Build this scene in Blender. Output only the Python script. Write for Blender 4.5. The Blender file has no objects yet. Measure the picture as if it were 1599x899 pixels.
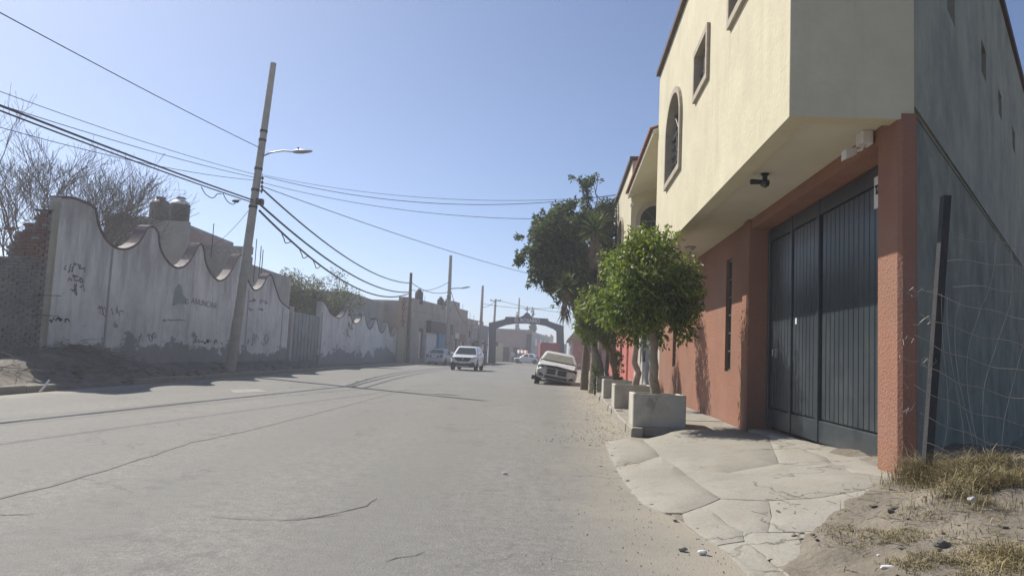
import bpy, bmesh, math, random
import numpy as np
from mathutils import Vector, Matrix, noise as mnoise
random.seed(7); RNG = np.random.default_rng(7)
S = bpy.context.scene
COL = S.collection
# ------------------------------------------------------------------ camera
FPX = 1170.0
PITCH = math.atan(103.5 / FPX); ROLL = math.atan(.045)
CAM = Vector((0, 0, 1.25))
_F = Vector((0, math.cos(PITCH), math.sin(PITCH)))
_R0 = Vector((1, 0, 0)); _U0 = Vector((0, -math.sin(PITCH), math.cos(PITCH)))
_R = _R0 * math.cos(ROLL) + _U0 * math.sin(ROLL)
_U = _U0 * math.cos(ROLL) - _R0 * math.sin(ROLL)
cd = bpy.data.cameras.new('camera'); cam = bpy.data.objects.new('camera', cd); COL.objects.link(cam)
cd.sensor_width = 36; cd.lens = FPX / 1599 * 36; cd.clip_end = 3000; cd.clip_start = .05
cam.matrix_world = Matrix(((_R.x, _U.x, -_F.x, CAM.x), (_R.y, _U.y, -_F.y, CAM.y), (_R.z, _U.z, -_F.z, CAM.z), (0, 0, 0, 1)))
S.camera = cam
# ------------------------------------------------------------------ sky, sun, exposure
SUN_EL = math.radians(44); SUN_DX, SUN_DY = -.726, .688          # towards the sun (front left)
w = bpy.data.worlds.new('World'); S.world = w; w.use_nodes = True
nt = w.node_tree; bg = nt.nodes['Background']; sky = nt.nodes.new('ShaderNodeTexSky')
sky.sky_type = 'NISHITA'; sky.sun_disc = False; sky.sun_elevation = SUN_EL
sky.sun_rotation = math.atan2(SUN_DX, SUN_DY); sky.altitude = 2200; sky.air_density = .8; sky.dust_density = 4.2; sky.ozone_density = 3.4
nt.links.new(sky.outputs[0], bg.inputs[0]); bg.inputs[1].default_value = .092
sd = bpy.data.lights.new('sun', 'SUN'); so = bpy.data.objects.new('sun', sd); COL.objects.link(so)
sd.energy = 3.9; sd.angle = math.radians(.55); sd.color = (1, .95, .86)
_sv = Vector((SUN_DX * math.cos(SUN_EL), SUN_DY * math.cos(SUN_EL), math.sin(SUN_EL)))
so.rotation_euler = _sv.to_track_quat('Z', 'Y').to_euler(); so.location = (0, 0, 40)
S.view_settings.view_transform = 'Standard'; S.view_settings.look = 'None'; S.view_settings.gamma = 1
S.view_settings.exposure = .65; S.view_settings.use_curve_mapping = False
S.render.engine = 'CYCLES'
# ------------------------------------------------------------------ pixel measurements of the photo -> points in the place
def ray(x, y): return _F + _R * ((x - 799.5) / FPX) + _U * ((449.5 - y) / FPX)
def at(x, y, Y): d = ray(x, y); return CAM + d * (Y / d.y)
def gz(x, y, z=0): d = ray(x, y); return CAM + d * ((z - CAM.z) / d.z)
def pl(x, y, P, n): d = ray(x, y); return CAM + d * ((Vector(P) - CAM).dot(n) / d.dot(n))
# ------------------------------------------------------------------ materials
MATS = {}
def _nodes(name):
    m = bpy.data.materials.new(name); m.use_nodes = True; t = m.node_tree
    return m, t, t.nodes['Principled BSDF']
def _noise(t, vec, scale, detail=5, rough=.6):
    n = t.nodes.new('ShaderNodeTexNoise'); n.inputs['Scale'].default_value = scale; n.inputs['Detail'].default_value = detail
    n.inputs['Roughness'].default_value = rough; t.links.new(vec, n.inputs['Vector']); return n.outputs['Fac']
def _ramp(t, fac, stops):
    r = t.nodes.new('ShaderNodeValToRGB'); e = r.color_ramp.elements
    while len(e) < len(stops): e.new(.5)
    for k, (p, c) in enumerate(stops):
        e[k].position = p; e[k].color = (c[0], c[1], c[2], 1) if hasattr(c, '__len__') else (c, c, c, 1)
    t.links.new(fac, r.inputs[0]); return r.outputs[0]
def _mix(t, fac, a, b, mode='MIX'):
    n = t.nodes.new('ShaderNodeMix'); n.data_type = 'RGBA'; n.blend_type = mode
    for i, v in ((0, fac), (6, a), (7, b)):
        if isinstance(v, (int, float)): n.inputs[i].default_value = v
        elif isinstance(v, (tuple, list)): n.inputs[i].default_value = (*v, 1)
        else: t.links.new(v, n.inputs[i])
    return n.outputs[2]
def _math(t, op, a, b=0.0, c=None):
    n = t.nodes.new('ShaderNodeMath'); n.operation = op
    for i, v in enumerate((a, b) if c is None else (a, b, c)):
        if isinstance(v, (int, float)): n.inputs[i].default_value = v
        else: t.links.new(v, n.inputs[i])
    return n.outputs[0]
def _pos(t, sc=(1, 1, 1), obj=False):
    if obj: o = t.nodes.new('ShaderNodeTexCoord').outputs['Object']
    else: o = t.nodes.new('ShaderNodeNewGeometry').outputs['Position']
    m = t.nodes.new('ShaderNodeMapping'); m.inputs['Scale'].default_value = sc; t.links.new(o, m.inputs[0]); return m.outputs[0]
def _bump(t, h, b, strength, dist=.02):
    n = t.nodes.new('ShaderNodeBump'); n.inputs['Strength'].default_value = strength; n.inputs['Distance'].default_value = dist
    t.links.new(h, n.inputs['Height']); t.links.new(n.outputs[0], b.inputs['Normal'])
def mul(c, k): return tuple(min(1, v * k) for v in c)
def mat(name, col, rough=.85, var=.18, scale=1.2, bump=.25, bscale=45, dirt=None, dirt_amt=.5, metal=0, spec=.3, streak=0, island=0):
    if name in MATS: return MATS[name]
    m, t, b = _nodes(name); v = _pos(t)
    c = _mix(t, _ramp(t, _noise(t, v, scale, 6, .65), [(.3, 0), (.7, 1)]), mul(col, 1 - var), mul(col, 1 + var))
    if dirt is not None:
        f = _ramp(t, _noise(t, v, scale * .45 + .2, 9, .74), [(.46, 0), (.68, dirt_amt)])
        c = _mix(t, f, c, dirt)
    if streak:
        f = _math(t, 'MULTIPLY', _ramp(t, _noise(t, _pos(t, (2.6, 2.6, .22)), 1.0, 7, .7), [(.5, 0), (.78, streak)]), _ramp(t, _noise(t, v, .45, 3, .5), [(.42, .1), (.62, 1.6)]))
        c = _mix(t, f, c, mul(col, .45))
    if island:
        g = t.nodes.new('ShaderNodeNewGeometry').outputs['Random Per Island']
        c = _mix(t, 1.0, c, _ramp(t, g, [(0, 1 - island), (1, 1)]), 'MULTIPLY')
    t.links.new(c, b.inputs['Base Color']); b.inputs['Roughness'].default_value = rough; b.inputs['Metallic'].default_value = metal
    b.inputs['Specular IOR Level'].default_value = spec
    if bump: _bump(t, _noise(t, v, bscale, 4, .6), b, bump)
    MATS[name] = m; return m
def leafmat(name, c1, c2, trans=.35):
    m, t, b = _nodes(name); g = t.nodes.new('ShaderNodeNewGeometry').outputs['Random Per Island']
    c = _ramp(t, g, [(0, c1), (.6, c2), (1, mul(c2, 1.5))])
    c = _mix(t, 1.0, c, _ramp(t, _noise(t, _pos(t), 3.2, 3, .6), [(.35, .45), (.5, .95), (.66, 1.0)]), 'MULTIPLY')
    t.links.new(c, b.inputs['Base Color']); b.inputs['Roughness'].default_value = .5; b.inputs['Specular IOR Level'].default_value = .35
    tr = t.nodes.new('ShaderNodeBsdfTranslucent'); t.links.new(_mix(t, 1.0, c, (1.3, 1.25, .5), 'MULTIPLY'), tr.inputs[0])
    mx = t.nodes.new('ShaderNodeMixShader'); mx.inputs[0].default_value = trans
    t.links.new(b.outputs[0], mx.inputs[1]); t.links.new(tr.outputs[0], mx.inputs[2]); t.links.new(mx.outputs[0], t.nodes['Material Output'].inputs[0])
    MATS[name] = m; return m
def glassmat(name, col=(.02, .025, .03), rough=.08):
    m, t, b = _nodes(name); b.inputs['Base Color'].default_value = (*col, 1); b.inputs['Roughness'].default_value = rough
    b.inputs['Specular IOR Level'].default_value = .6; MATS[name] = m; return m
def paintmat(name, col, rough=.25, dust=.25, dustcol=(.45, .41, .34), coat=.5):
    m, t, b = _nodes(name); f = _ramp(t, _noise(t, _pos(t, obj=True), 2.5, 6, .7), [(.35, dust * .4), (.75, dust)])
    t.links.new(_mix(t, f, col, dustcol), b.inputs['Base Color']); b.inputs['Roughness'].default_value = rough
    b.inputs['Coat Weight'].default_value = coat * (1 - dust); b.inputs['Coat Roughness'].default_value = .1; MATS[name] = m; return m
def asphalt():
    m, t, b = _nodes('asphalt'); v = _pos(t); x = t.nodes.new('ShaderNodeSeparateXYZ'); t.links.new(v, x.inputs[0])
    big = _noise(t, _pos(t, (.5, .12, 1)), .9, 6, .6); med = _noise(t, v, 1.7, 7, .7); fine = _noise(t, v, 90, 3, .7)
    c = _mix(t, _ramp(t, big, [(.32, 0), (.68, 1)]), (.215, .207, .186), (.28, .268, .24))
    c = _mix(t, _ramp(t, med, [(.48, 0), (.75, .5)]), c, (.17, .162, .145))
    c = _mix(t, _ramp(t, fine, [(.35, .55), (.6, 0)]), c, (.13, .125, .115))
    c = _mix(t, _ramp(t, _noise(t, v, 9, 8, .78), [(.42, 0), (.64, .75)]), c, (.14, .134, .12))
    c = _mix(t, 1.0, c, _ramp(t, _noise(t, v, 38, 6, .8), [(.3, .62), (.5, 1), (.7, 1.3)]), 'MULTIPLY')
    c = _mix(t, _ramp(t, _noise(t, v, 22, 6, .75), [(.55, 0), (.7, .6)]), c, (.33, .315, .28))
    lane = t.nodes.new('ShaderNodeTexWave'); lane.wave_type = 'BANDS'; lane.bands_direction = 'X'; lane.inputs['Scale'].default_value = .17; lane.inputs['Distortion'].default_value = 2.5; lane.inputs['Detail'].default_value = 4; lane.inputs['Detail Scale'].default_value = .6; t.links.new(_pos(t, (1, .06, 1)), lane.inputs['Vector'])
    c = _mix(t, _ramp(t, lane.outputs['Fac'], [(.2, 0), (.9, .5)]), c, (.185, .178, .16))
    spot = _ramp(t, _math(t, 'MULTIPLY', _noise(t, v, .55, 4, .55), _noise(t, v, 3.0, 6, .7)), [(.31, 0), (.40, .6)])
    c = _mix(t, spot, c, (.125, .12, .11))
    agg = t.nodes.new('ShaderNodeTexVoronoi'); agg.inputs['Scale'].default_value = 70; t.links.new(v, agg.inputs['Vector'])
    c = _mix(t, _ramp(t, agg.outputs['Distance'], [(.1, .35), (.3, 0)]), c, (.36, .34, .3))
    # dust that lies along the kerbs (own shape, noise edged)
    ex = _math(t, 'ADD', _math(t, 'SUBTRACT', x.outputs[0], _math(t, 'MULTIPLY', x.outputs[1], .062)), _math(t, 'MULTIPLY', _noise(t, v, .9, 6, .7), 1.7))
    dr = _ramp(t, _math(t, 'MULTIPLY', _math(t, 'SUBTRACT', ex, .9), .5), [(0, 0), (.55, .75)])
    c = _mix(t, dr, c, (.37, .325, .25))
    ey = _math(t, 'SUBTRACT', _math(t, 'MULTIPLY', _noise(t, v, .9, 6, .7), 2.2), _math(t, 'ADD', x.outputs[0], 10.0))
    c = _mix(t, _ramp(t, ey, [(.2, 0), (1, .7)]), c, (.33, .29, .23))
    # hairline cracks in places
    vo = t.nodes.new('ShaderNodeTexVoronoi'); vo.feature = 'DISTANCE_TO_EDGE'; vo.inputs['Scale'].default_value = .55
    wv = t.nodes.new('ShaderNodeVectorMath'); wv.operation = 'ADD'; nn = t.nodes.new('ShaderNodeTexNoise'); nn.inputs['Scale'].default_value = 2.2; nn.inputs['Detail'].default_value = 6
    t.links.new(v, nn.inputs['Vector']); sc = t.nodes.new('ShaderNodeVectorMath'); sc.operation = 'SCALE'; sc.inputs['Scale'].default_value = 1.3
    t.links.new(nn.outputs['Color'], sc.inputs[0]); t.links.new(v, wv.inputs[0]); t.links.new(sc.outputs[0], wv.inputs[1]); t.links.new(wv.outputs[0], vo.inputs['Vector'])
    ck = _math(t, 'MULTIPLY', _ramp(t, vo.outputs['Distance'], [(.004, .6), (.012, 0)]), _ramp(t, _noise(t, v, .35, 3, .5), [(.52, 0), (.6, 1)]))
    c = _mix(t, ck, c, (.08, .075, .07))
    t.links.new(c, b.inputs['Base Color']); b.inputs['Roughness'].default_value = .8; b.inputs['Specular IOR Level'].default_value = .35
    _bump(t, _math(t, 'ADD', fine, _math(t, 'MULTIPLY', agg.outputs['Distance'], -.6)), b, .45, .012); MATS['asphalt'] = m; return m
def crackmat(name, col, cs=.8):
    m, t, b = _nodes(name); v = _pos(t)
    c = _mix(t, _ramp(t, _noise(t, v, .8, 7, .7), [(.3, 0), (.7, 1)]), mul(col, .82), mul(col, 1.12))
    c = _mix(t, _ramp(t, _noise(t, v, 4, 8, .75), [(.5, 0), (.8, .6)]), c, mul(col, .62))
    c = _mix(t, _ramp(t, _noise(t, v, 1.6, 9, .72), [(.48, 0), (.66, .6)]), c, (.25, .215, .165))
    c = _mix(t, 1.0, c, _ramp(t, _noise(t, v, 45, 6, .8), [(.3, .75), (.5, 1), (.7, 1.15)]), 'MULTIPLY')
    vo = t.nodes.new('ShaderNodeTexVoronoi'); vo.feature = 'DISTANCE_TO_EDGE'; vo.inputs['Scale'].default_value = cs
    nn = t.nodes.new('ShaderNodeTexNoise'); nn.inputs['Scale'].default_value = 2.6; nn.inputs['Detail'].default_value = 7; t.links.new(v, nn.inputs['Vector'])
    sc = t.nodes.new('ShaderNodeVectorMath'); sc.operation = 'SCALE'; sc.inputs['Scale'].default_value = .7; t.links.new(nn.outputs['Color'], sc.inputs[0])
    wv = t.nodes.new('ShaderNodeVectorMath'); wv.operation = 'ADD'; t.links.new(v, wv.inputs[0]); t.links.new(sc.outputs[0], wv.inputs[1]); t.links.new(wv.outputs[0], vo.inputs['Vector'])
    ck = _math(t, 'MULTIPLY', _ramp(t, vo.outputs['Distance'], [(.004, .85), (.013, 0)]), _ramp(t, _noise(t, v, .8, 3, .5), [(.47, 0), (.56, 1)]))
    c = _mix(t, ck, c, mul(col, .4)); t.links.new(c, b.inputs['Base Color']); b.inputs['Roughness'].default_value = .9
    b.inputs['Specular IOR Level'].default_value = .25
    _bump(t, _math(t, 'SUBTRACT', _noise(t, v, 60, 5, .7), _math(t, 'MULTIPLY', ck, 3)), b, .3, .012); MATS[name] = m; return m
def oldwall():
    m, t, b = _nodes('weathered_white_paint'); v = _pos(t); x = t.nodes.new('ShaderNodeSeparateXYZ'); t.links.new(v, x.inputs[0])
    paint = _mix(t, _ramp(t, _noise(t, v, .7, 7, .65), [(.3, 0), (.7, 1)]), (.66, .645, .61), (.79, .775, .73))
    paint = _mix(t, _ramp(t, _noise(t, _pos(t, (3, 3, .3)), 1.3, 5, .65), [(.52, 0), (.78, .55)]), paint, (.30, .285, .27))
    paint = _mix(t, _ramp(t, _noise(t, v, 6, 8, .75), [(.55, 0), (.75, .35)]), paint, (.33, .32, .31))
    paint = _mix(t, _ramp(t, _noise(t, _pos(t, (.5, .4, .35)), 1.0, 8, .72), [(.47, 0), (.64, .5)]), paint, (.36, .345, .32))
    gr = _math(t, 'ADD', _math(t, 'MULTIPLY', _noise(t, _pos(t, (2, 1.6, .3)), 1.0, 7, .7), 2.4), _math(t, 'MULTIPLY', x.outputs[2], .25))
    paint = _mix(t, _ramp(t, _math(t, 'MULTIPLY', gr, .4), [(.78, 0), (1.0, .6)]), paint, (.23, .21, .205))
    # chipped spots where the cement shows
    chip = _ramp(t, _math(t, 'SUBTRACT', _noise(t, _pos(t, (1.4, 1.4, .9)), 3.2, 9, .8), _math(t, 'MULTIPLY', x.outputs[2], .035)), [(.56, 0), (.585, 1)])
    paint = _mix(t, chip, paint, (.25, .245, .235))
    cem = _mix(t, _noise(t, v, 2, 7, .7), (.22, .215, .205), (.35, .34, .32))
    # peeled foot of the wall: jagged edge of its own
    e = _math(t, 'SUBTRACT', _math(t, 'ADD', -.75, _math(t, 'MULTIPLY', _noise(t, _pos(t, (.55, .33, .6)), 1.0, 10, .66), 4.2)), x.outputs[2])
    c = _mix(t, _ramp(t, e, [(.3, 0), (.40, .9)]), paint, cem)
    t.links.new(c, b.inputs['Base Color']); b.inputs['Roughness'].default_value = .92; b.inputs['Specular IOR Level'].default_value = .2
    _bump(t, _math(t, 'ADD', _noise(t, v, 30, 6, .7), _math(t, 'MULTIPLY', _noise(t, v, 2.5, 3, .6), 1.5)), b, .35, .03); MATS['weathered_white_paint'] = m; return m
asphalt(); oldwall()
crackmat('concrete_walk', (.325, .305, .26)); crackmat('concrete_kerb', (.33, .305, .255), 1.6)
mat('yellow_plaster', (.585, .53, .375), .9, .09, 1.5, .45, 14, dirt=(.50, .455, .33), dirt_amt=.55, streak=.25)
mat('soffit_plaster', (.62, .58, .46), .9, .06, .9, .12, 30, dirt=(.5, .46, .36), dirt_amt=.3)
mat('orange_stucco', (.31, .152, .10), .92, .12, .8, .9, 38, dirt=(.31, .20, .155), dirt_amt=.6, streak=.15)
mat('brown_coping', (.11, .075, .065), .8, .2, 3, .2)
mat('stone_surround', (.40, .345, .265), .85, .15, 4, .3)
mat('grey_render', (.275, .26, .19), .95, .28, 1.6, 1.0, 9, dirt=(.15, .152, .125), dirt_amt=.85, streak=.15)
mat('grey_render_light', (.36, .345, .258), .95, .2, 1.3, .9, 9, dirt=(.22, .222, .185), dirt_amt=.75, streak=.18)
mat('gate_paint', (.034, .044, .050), .33, .25, 1.5, .08, 30, dirt=(.16, .16, .15), dirt_amt=.3, spec=.5, streak=.2)
mat('dark_steel', (.035, .035, .04), .55, .3, 6, .15, metal=.3)
mat('window_bars', (.13, .13, .125), .5, .2, 6, .1, metal=.2)
mat('rust_steel', (.04, .04, .042), .8, .3, 9, .3, dirt=(.08, .05, .04), dirt_amt=.35)
mat('road_dirt', (.24, .21, .165), .95, .3, 8, .3, island=.5)
mat('galvanised_wire', (.33, .30, .26), .5, .2, 8, 0, metal=.5)
mat('planter_concrete', (.50, .47, .40), .92, .1, 2.5, .35, 40, dirt=(.27, .25, .21), dirt_amt=.7)
mat('soil', (.16, .12, .085), .95, .35, 5, .6, 30)
mat('dirt', (.215, .185, .145), .97, .3, 2.2, 1.0, 22, dirt=(.13, .115, .09), dirt_amt=.8)
mat('dark_dirt', (.20, .175, .145), .97, .3, 1.5, .9, 20, dirt=(.34, .30, .24), dirt_amt=.5)
mat('ground_earth', (.27, .235, .185), .97, .2, .3, .5, 8)
mat('pole_concrete', (.40, .375, .32), .9, .12, 3, .25, 50, dirt=(.24, .22, .19), dirt_amt=.5, streak=.25)
mat('wood_pole', (.10, .075, .06), .9, .25, 6, .4, 40)
mat('galvanised', (.36, .37, .38), .45, .1, 6, .05, metal=.7)
mat('black_cable', (.025, .025, .027), .6, .1, 5, 0)
mat('trim_purple', (.115, .085, .10), .9, .25, 5, .3)
mat('ledge_concrete', (.46, .42, .36), .92, .2, 5, .4)
mat('red_brick', (.205, .11, .088), .95, .3, 2.5, .5, 50, dirt=(.32, .25, .21), dirt_amt=.7, island=.2)
mat('dirty_brick', (.215, .195, .175), .95, .25, 2.5, .5, 50, dirt=(.12, .11, .10), dirt_amt=.7)
mat('mortar', (.27, .255, .23), .95, .25, 4, .4)
mat('house_render', (.38, .365, .335), .95, .15, .8, .4, 18, dirt=(.20, .19, .18), dirt_amt=.5, streak=.35)
mat('beige_render', (.40, .35, .29), .95, .15, .8, .3, 18, dirt=(.27, .24, .21), dirt_amt=.5, streak=.3)
mat('pale_render', (.47, .45, .42), .95, .12, .8, .3, 18, dirt=(.3, .28, .26), dirt_amt=.5, streak=.3)
mat('blue_grey_render', (.20, .235, .30), .9, .15, .8, .3, 18)
mat('cream_render', (.55, .47, .33), .9, .12, .8, .3, 18, streak=.3)
mat('pink_render', (.36, .26, .23), .95, .15, .8, .3, 18, dirt=(.26, .2, .18), dirt_amt=.5)
mat('red_paint', (.34, .055, .065), .6, .15, 2, .1)
mat('salmon_paint', (.45, .14, .11), .8, .15, 2, .2)
mat('roof_brown', (.32, .19, .13), .9, .2, 3, .3)
mat('terracotta', (.30, .12, .075), .85, .3, 6, .3, island=.4)
mat('arch_blue', (.028, .045, .10), .7, .15, 2, .15)
mat('white_paint', (.74, .73, .70), .6, .08, 3, .1, dirt=(.5, .48, .44), dirt_amt=.4)
mat('sky_blue_paint', (.08, .32, .50), .7, .12, 2, .1)
mat('mustard_paint', (.60, .38, .20), .75, .12, 3, .1)
mat('letter_blue', (.03, .04, .22), .7, .1, 3, 0)
mat('letter_black', (.03, .03, .035), .9, .1, 3, 0)
mat('graffiti_grey', (.21, .17, .19), .9, .25, 4, 0)
mat('patch_green', (.30, .335, .33), .9, .12, 3, .1)
mat('tank_black', (.022, .024, .03), .45, .2, 3, .05, dirt=(.12, .11, .1), dirt_amt=.5)
mat('tank_brown', (.10, .085, .08), .6, .25, 3, .1, dirt=(.2, .18, .16), dirt_amt=.5)
mat('tank_cream', (.62, .52, .36), .6, .1, 3, .05)
mat('green_door', (.09, .19, .17), .6, .15, 3, .1)
mat('gate_greygreen', (.27, .29, .285), .7, .2, 1.5, .15, dirt=(.36, .33, .3), dirt_amt=.6)
mat('bark', (.17, .125, .09), .95, .3, 12, .9, 30)
mat('bark_pale', (.38, .32, .245), .95, .25, 10, .7, 35, dirt=(.2, .16, .12), dirt_amt=.6)
mat('bark_grey', (.135, .115, .10), .95, .3, 9, .5, 30)
mat('dry_straw', (.39, .32, .17), .9, .35, 3, 0, island=.45)
mat('dry_twig', (.20, .165, .13), .95, .35, 4, .3)
mat('tyre', (.022, .022, .023), .9, .2, 9, .3)
mat('rim', (.33, .34, .35), .35, .1, 4, 0, metal=.7)
mat('black_plastic', (.025, .026, .028), .6, .2, 6, .1)
mat('asphalt_tar', (.12, .115, .105), .8, .25, 6, .3)
mat('seam_tar', (.195, .188, .17), .85, .25, 5, .4)
mat('old_patch', (.31, .30, .27), .9, .15, 3, .3)
mat('skin', (.35, .2, .14), .6, .05, 3, 0)
mat('hair_black', (.02, .017, .015), .7, .1, 9, .2)
mat('cloth_maroon', (.15, .05, .07), .9, .1, 6, .2)
mat('cloth_dark', (.03, .032, .042), .9, .1, 6, .2)
mat('cloth_white', (.62, .62, .62), .9, .05, 6, .2)
mat('cloth_denim', (.07, .10, .17), .9, .1, 6, .2)
leafmat('ficus_leaf', (.072, .118, .028), (.195, .255, .062), .38)
leafmat('ficus_leaf_dark', (.035, .07, .02), (.085, .13, .035), .3)
leafmat('evergreen_leaf', (.045, .07, .042), (.10, .14, .078), .3)
leafmat('yucca_leaf', (.05, .08, .03), (.11, .155, .06), .2)
leafmat('pepper_leaf', (.06, .078, .035), (.125, .145, .075), .3)
leafmat('cypress_leaf', (.02, .032, .02), (.04, .058, .033), .1)
glassmat('dark_glass'); glassmat('car_glass', (.03, .04, .045), .05)
glassmat('lamp_glass', (.35, .35, .33), .15); glassmat('tail_red', (.30, .02, .02), .2)
mat('dusty_glass', (.20, .195, .155), .8, .12, 4, .1, 40, dirt=(.26, .25, .205), dirt_amt=.6)
paintmat('car_white', (.78, .79, .80), .22, .1); paintmat('car_silver', (.50, .52, .54), .3, .15)
paintmat('car_dusty', (.56, .56, .54), .55, .7, (.50, .48, .42)); paintmat('car_dusty_low', (.48, .47, .44), .6, .45, (.36, .32, .26))
# ------------------------------------------------------------------ mesh helpers
WM = {}
def wm(o): return WM.get(o.name, Matrix.Identity(4))
class MB:
    def __init__(s): s.v = []; s.f = []; s.mi = []; s.cur = 0
    def add(s, vs, fs):
        b = len(s.v); s.v += [Vector(p) for p in vs]; s.f += [tuple(i + b for i in f) for f in fs]; s.mi += [s.cur] * len(fs); return s
    def box(s, x0, x1, y0, y1, z0, z1):
        return s.add([(x0, y0, z0), (x1, y0, z0), (x1, y1, z0), (x0, y1, z0), (x0, y0, z1), (x1, y0, z1), (x1, y1, z1), (x0, y1, z1)],
                     [(3, 2, 1, 0), (4, 5, 6, 7), (0, 1, 5, 4), (1, 2, 6, 5), (2, 3, 7, 6), (3, 0, 4, 7)])
    def bbox(s, x0, x1, y0, y1, z0, z1, b=.02):
        "box with chamfered vertical and top edges"
        P = [(x0 + b, y0), (x1 - b, y0), (x1, y0 + b), (x1, y1 - b), (x1 - b, y1), (x0 + b, y1), (x0, y1 - b), (x0, y0 + b)]
        cx, cy = (x0 + x1) / 2, (y0 + y1) / 2
        T = [(px + (b if px < cx else -b) * .7, py + (b if py < cy else -b) * .7) for px, py in P]
        vs = [(*p, z0) for p in P] + [(*p, z1 - b) for p in P] + [(*p, z1) for p in T]; n = 8
        fs = [tuple(range(n - 1, -1, -1)), tuple(range(2 * n, 3 * n))]
        for k in (0, n):
            fs += [(k + i, k + (i + 1) % n, k + n + (i + 1) % n, k + n + i) for i in range(n)]
        return s.add(vs, fs)
    def prism(s, poly, fn0, fn1):
        "poly: 2d points, fn0/fn1 map (u,v) -> 3d for the two caps"
        n = len(poly); vs = [fn0(*p) for p in poly] + [fn1(*p) for p in poly]
        return s.add(vs, [tuple(range(n - 1, -1, -1)), tuple(range(n, 2 * n))] + [(i, (i + 1) % n, n + (i + 1) % n, n + i) for i in range(n)])
    def tube(s, pts, r, n=8, cap=True):
        pts = [Vector(p) for p in pts]; rs = r if hasattr(r, '__len__') else [r] * len(pts); rings = []; ref = None
        for i, p in enumerate(pts):
            d = (pts[min(i + 1, len(pts) - 1)] - pts[max(i - 1, 0)])
            d = d.normalized() if d.length > 1e-9 else Vector((0, 0, 1))
            if ref is None: ref = Vector((1, 0, 0)) if abs(d.x) < .9 else Vector((0, 1, 0))
            a = (ref - d * ref.dot(d)).normalized(); ref = a; b = d.cross(a)
            rings.append([p + (a * math.cos(2 * math.pi * k / n) + b * math.sin(2 * math.pi * k / n)) * rs[i] for k in range(n)])
        vs = [q for R_ in rings for q in R_]; fs = []
        for i in range(len(pts) - 1):
            fs += [(i * n + k, i * n + (k + 1) % n, (i + 1) * n + (k + 1) % n, (i + 1) * n + k) for k in range(n)]
        if cap: fs += [tuple(range(n - 1, -1, -1)), tuple((len(pts) - 1) * n + k for k in range(n))]
        return s.add(vs, fs)
    def lathe(s, prof, c=(0, 0, 0), n=20, axis='z'):
        vs = []
        for r, h in prof:
            for k in range(n):
                a = 2 * math.pi * k / n; q = (r * math.cos(a), r * math.sin(a), h)
                if axis == 'x': q = (h, q[0], q[1])
                if axis == 'y': q = (q[0], h, q[1])
                vs.append((q[0] + c[0], q[1] + c[1], q[2] + c[2]))
        fs = [(i * n + k, i * n + (k + 1) % n, (i + 1) * n + (k + 1) % n, (i + 1) * n + k) for i in range(len(prof) - 1) for k in range(n)]
        fs += [tuple(range(n - 1, -1, -1)), tuple((len(prof) - 1) * n + k for k in range(n))]
        return s.add(vs, fs)
    def loft(s, rings, cap=True):
        n = len(rings[0]); vs = [q for r in rings for q in r]
        fs = [(i * n + k, i * n + (k + 1) % n, (i + 1) * n + (k + 1) % n, (i + 1) * n + k) for i in range(len(rings) - 1) for k in range(n)]
        if cap: fs += [tuple(range(n - 1, -1, -1)), tuple((len(rings) - 1) * n + k for k in range(n))]
        return s.add(vs, fs)
    def wall(s, m, s0, s1, z0, z1, ops=(), d0=0, d1=.2):
        "wall with real rectangular openings; m(s,z,d) maps to 3d, d0 is the outer face"
        xs = sorted({s0, s1, *[v for o in ops for v in o[:2]]}); zs = sorted({z0, z1, *[v for o in ops for v in o[2:4]]})
        xs = [v for v in xs if s0 <= v <= s1]; zs = [v for v in zs if z0 <= v <= z1]
        sol = {}
        for i in range(len(xs) - 1):
            for j in range(len(zs) - 1):
                cx, cz = (xs[i] + xs[i + 1]) / 2, (zs[j] + zs[j + 1]) / 2
                sol[i, j] = not any(o[0] < cx < o[1] and o[2] < cz < o[3] for o in ops)
        for (i, j), v in sol.items():
            if not v: continue
            a, b, c, d = xs[i], xs[i + 1], zs[j], zs[j + 1]
            q = lambda u, z, dd: m(u, z, dd)
            s.add([q(a, c, d0), q(b, c, d0), q(b, d, d0), q(a, d, d0)], [(0, 1, 2, 3)])
            s.add([q(a, c, d1), q(b, c, d1), q(b, d, d1), q(a, d, d1)], [(3, 2, 1, 0)])
            for (di, dj, p1, p2) in ((-1, 0, (a, c), (a, d)), (1, 0, (b, c), (b, d)), (0, -1, (a, c), (b, c)), (0, 1, (a, d), (b, d))):
                if not sol.get((i + di, j + dj), False):
                    s.add([q(*p1, d0), q(*p2, d0), q(*p2, d1), q(*p1, d1)], [(0, 1, 2, 3)])
        return s
    def build(s, name, m, parent=None, local=False, smooth=None, kind=None, label=None, cat=None, group=None, fix=False):
        me = bpy.data.meshes.new(name); o = bpy.data.objects.new(name, me); COL.objects.link(o)
        vs = s.v
        if parent is not None:
            o.parent = parent
            if not local: inv = wm(parent).inverted(); vs = [inv @ v for v in vs]
            WM[o.name] = wm(parent)
        elif kind != 'structure':
            xs = [v.x for v in vs]; ys = [v.y for v in vs]; b = Vector(((min(xs) + max(xs)) / 2, (min(ys) + max(ys)) / 2, min(v.z for v in vs)))
            o.location = b; vs = [v - b for v in vs]; WM[o.name] = Matrix.Translation(b)
        me.from_pydata([tuple(v) for v in vs], [], s.f)
        for mm in (m if isinstance(m, (list, tuple)) else [m]): me.materials.append(MATS[mm])
        if max(s.mi, default=0) > 0: me.polygons.foreach_set('material_index', s.mi)
        if fix:
            bm = bmesh.new(); bm.from_mesh(me); bmesh.ops.remove_doubles(bm, verts=bm.verts, dist=1e-4); bmesh.ops.recalc_face_normals(bm, faces=bm.faces); bm.to_mesh(me); bm.free()
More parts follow.
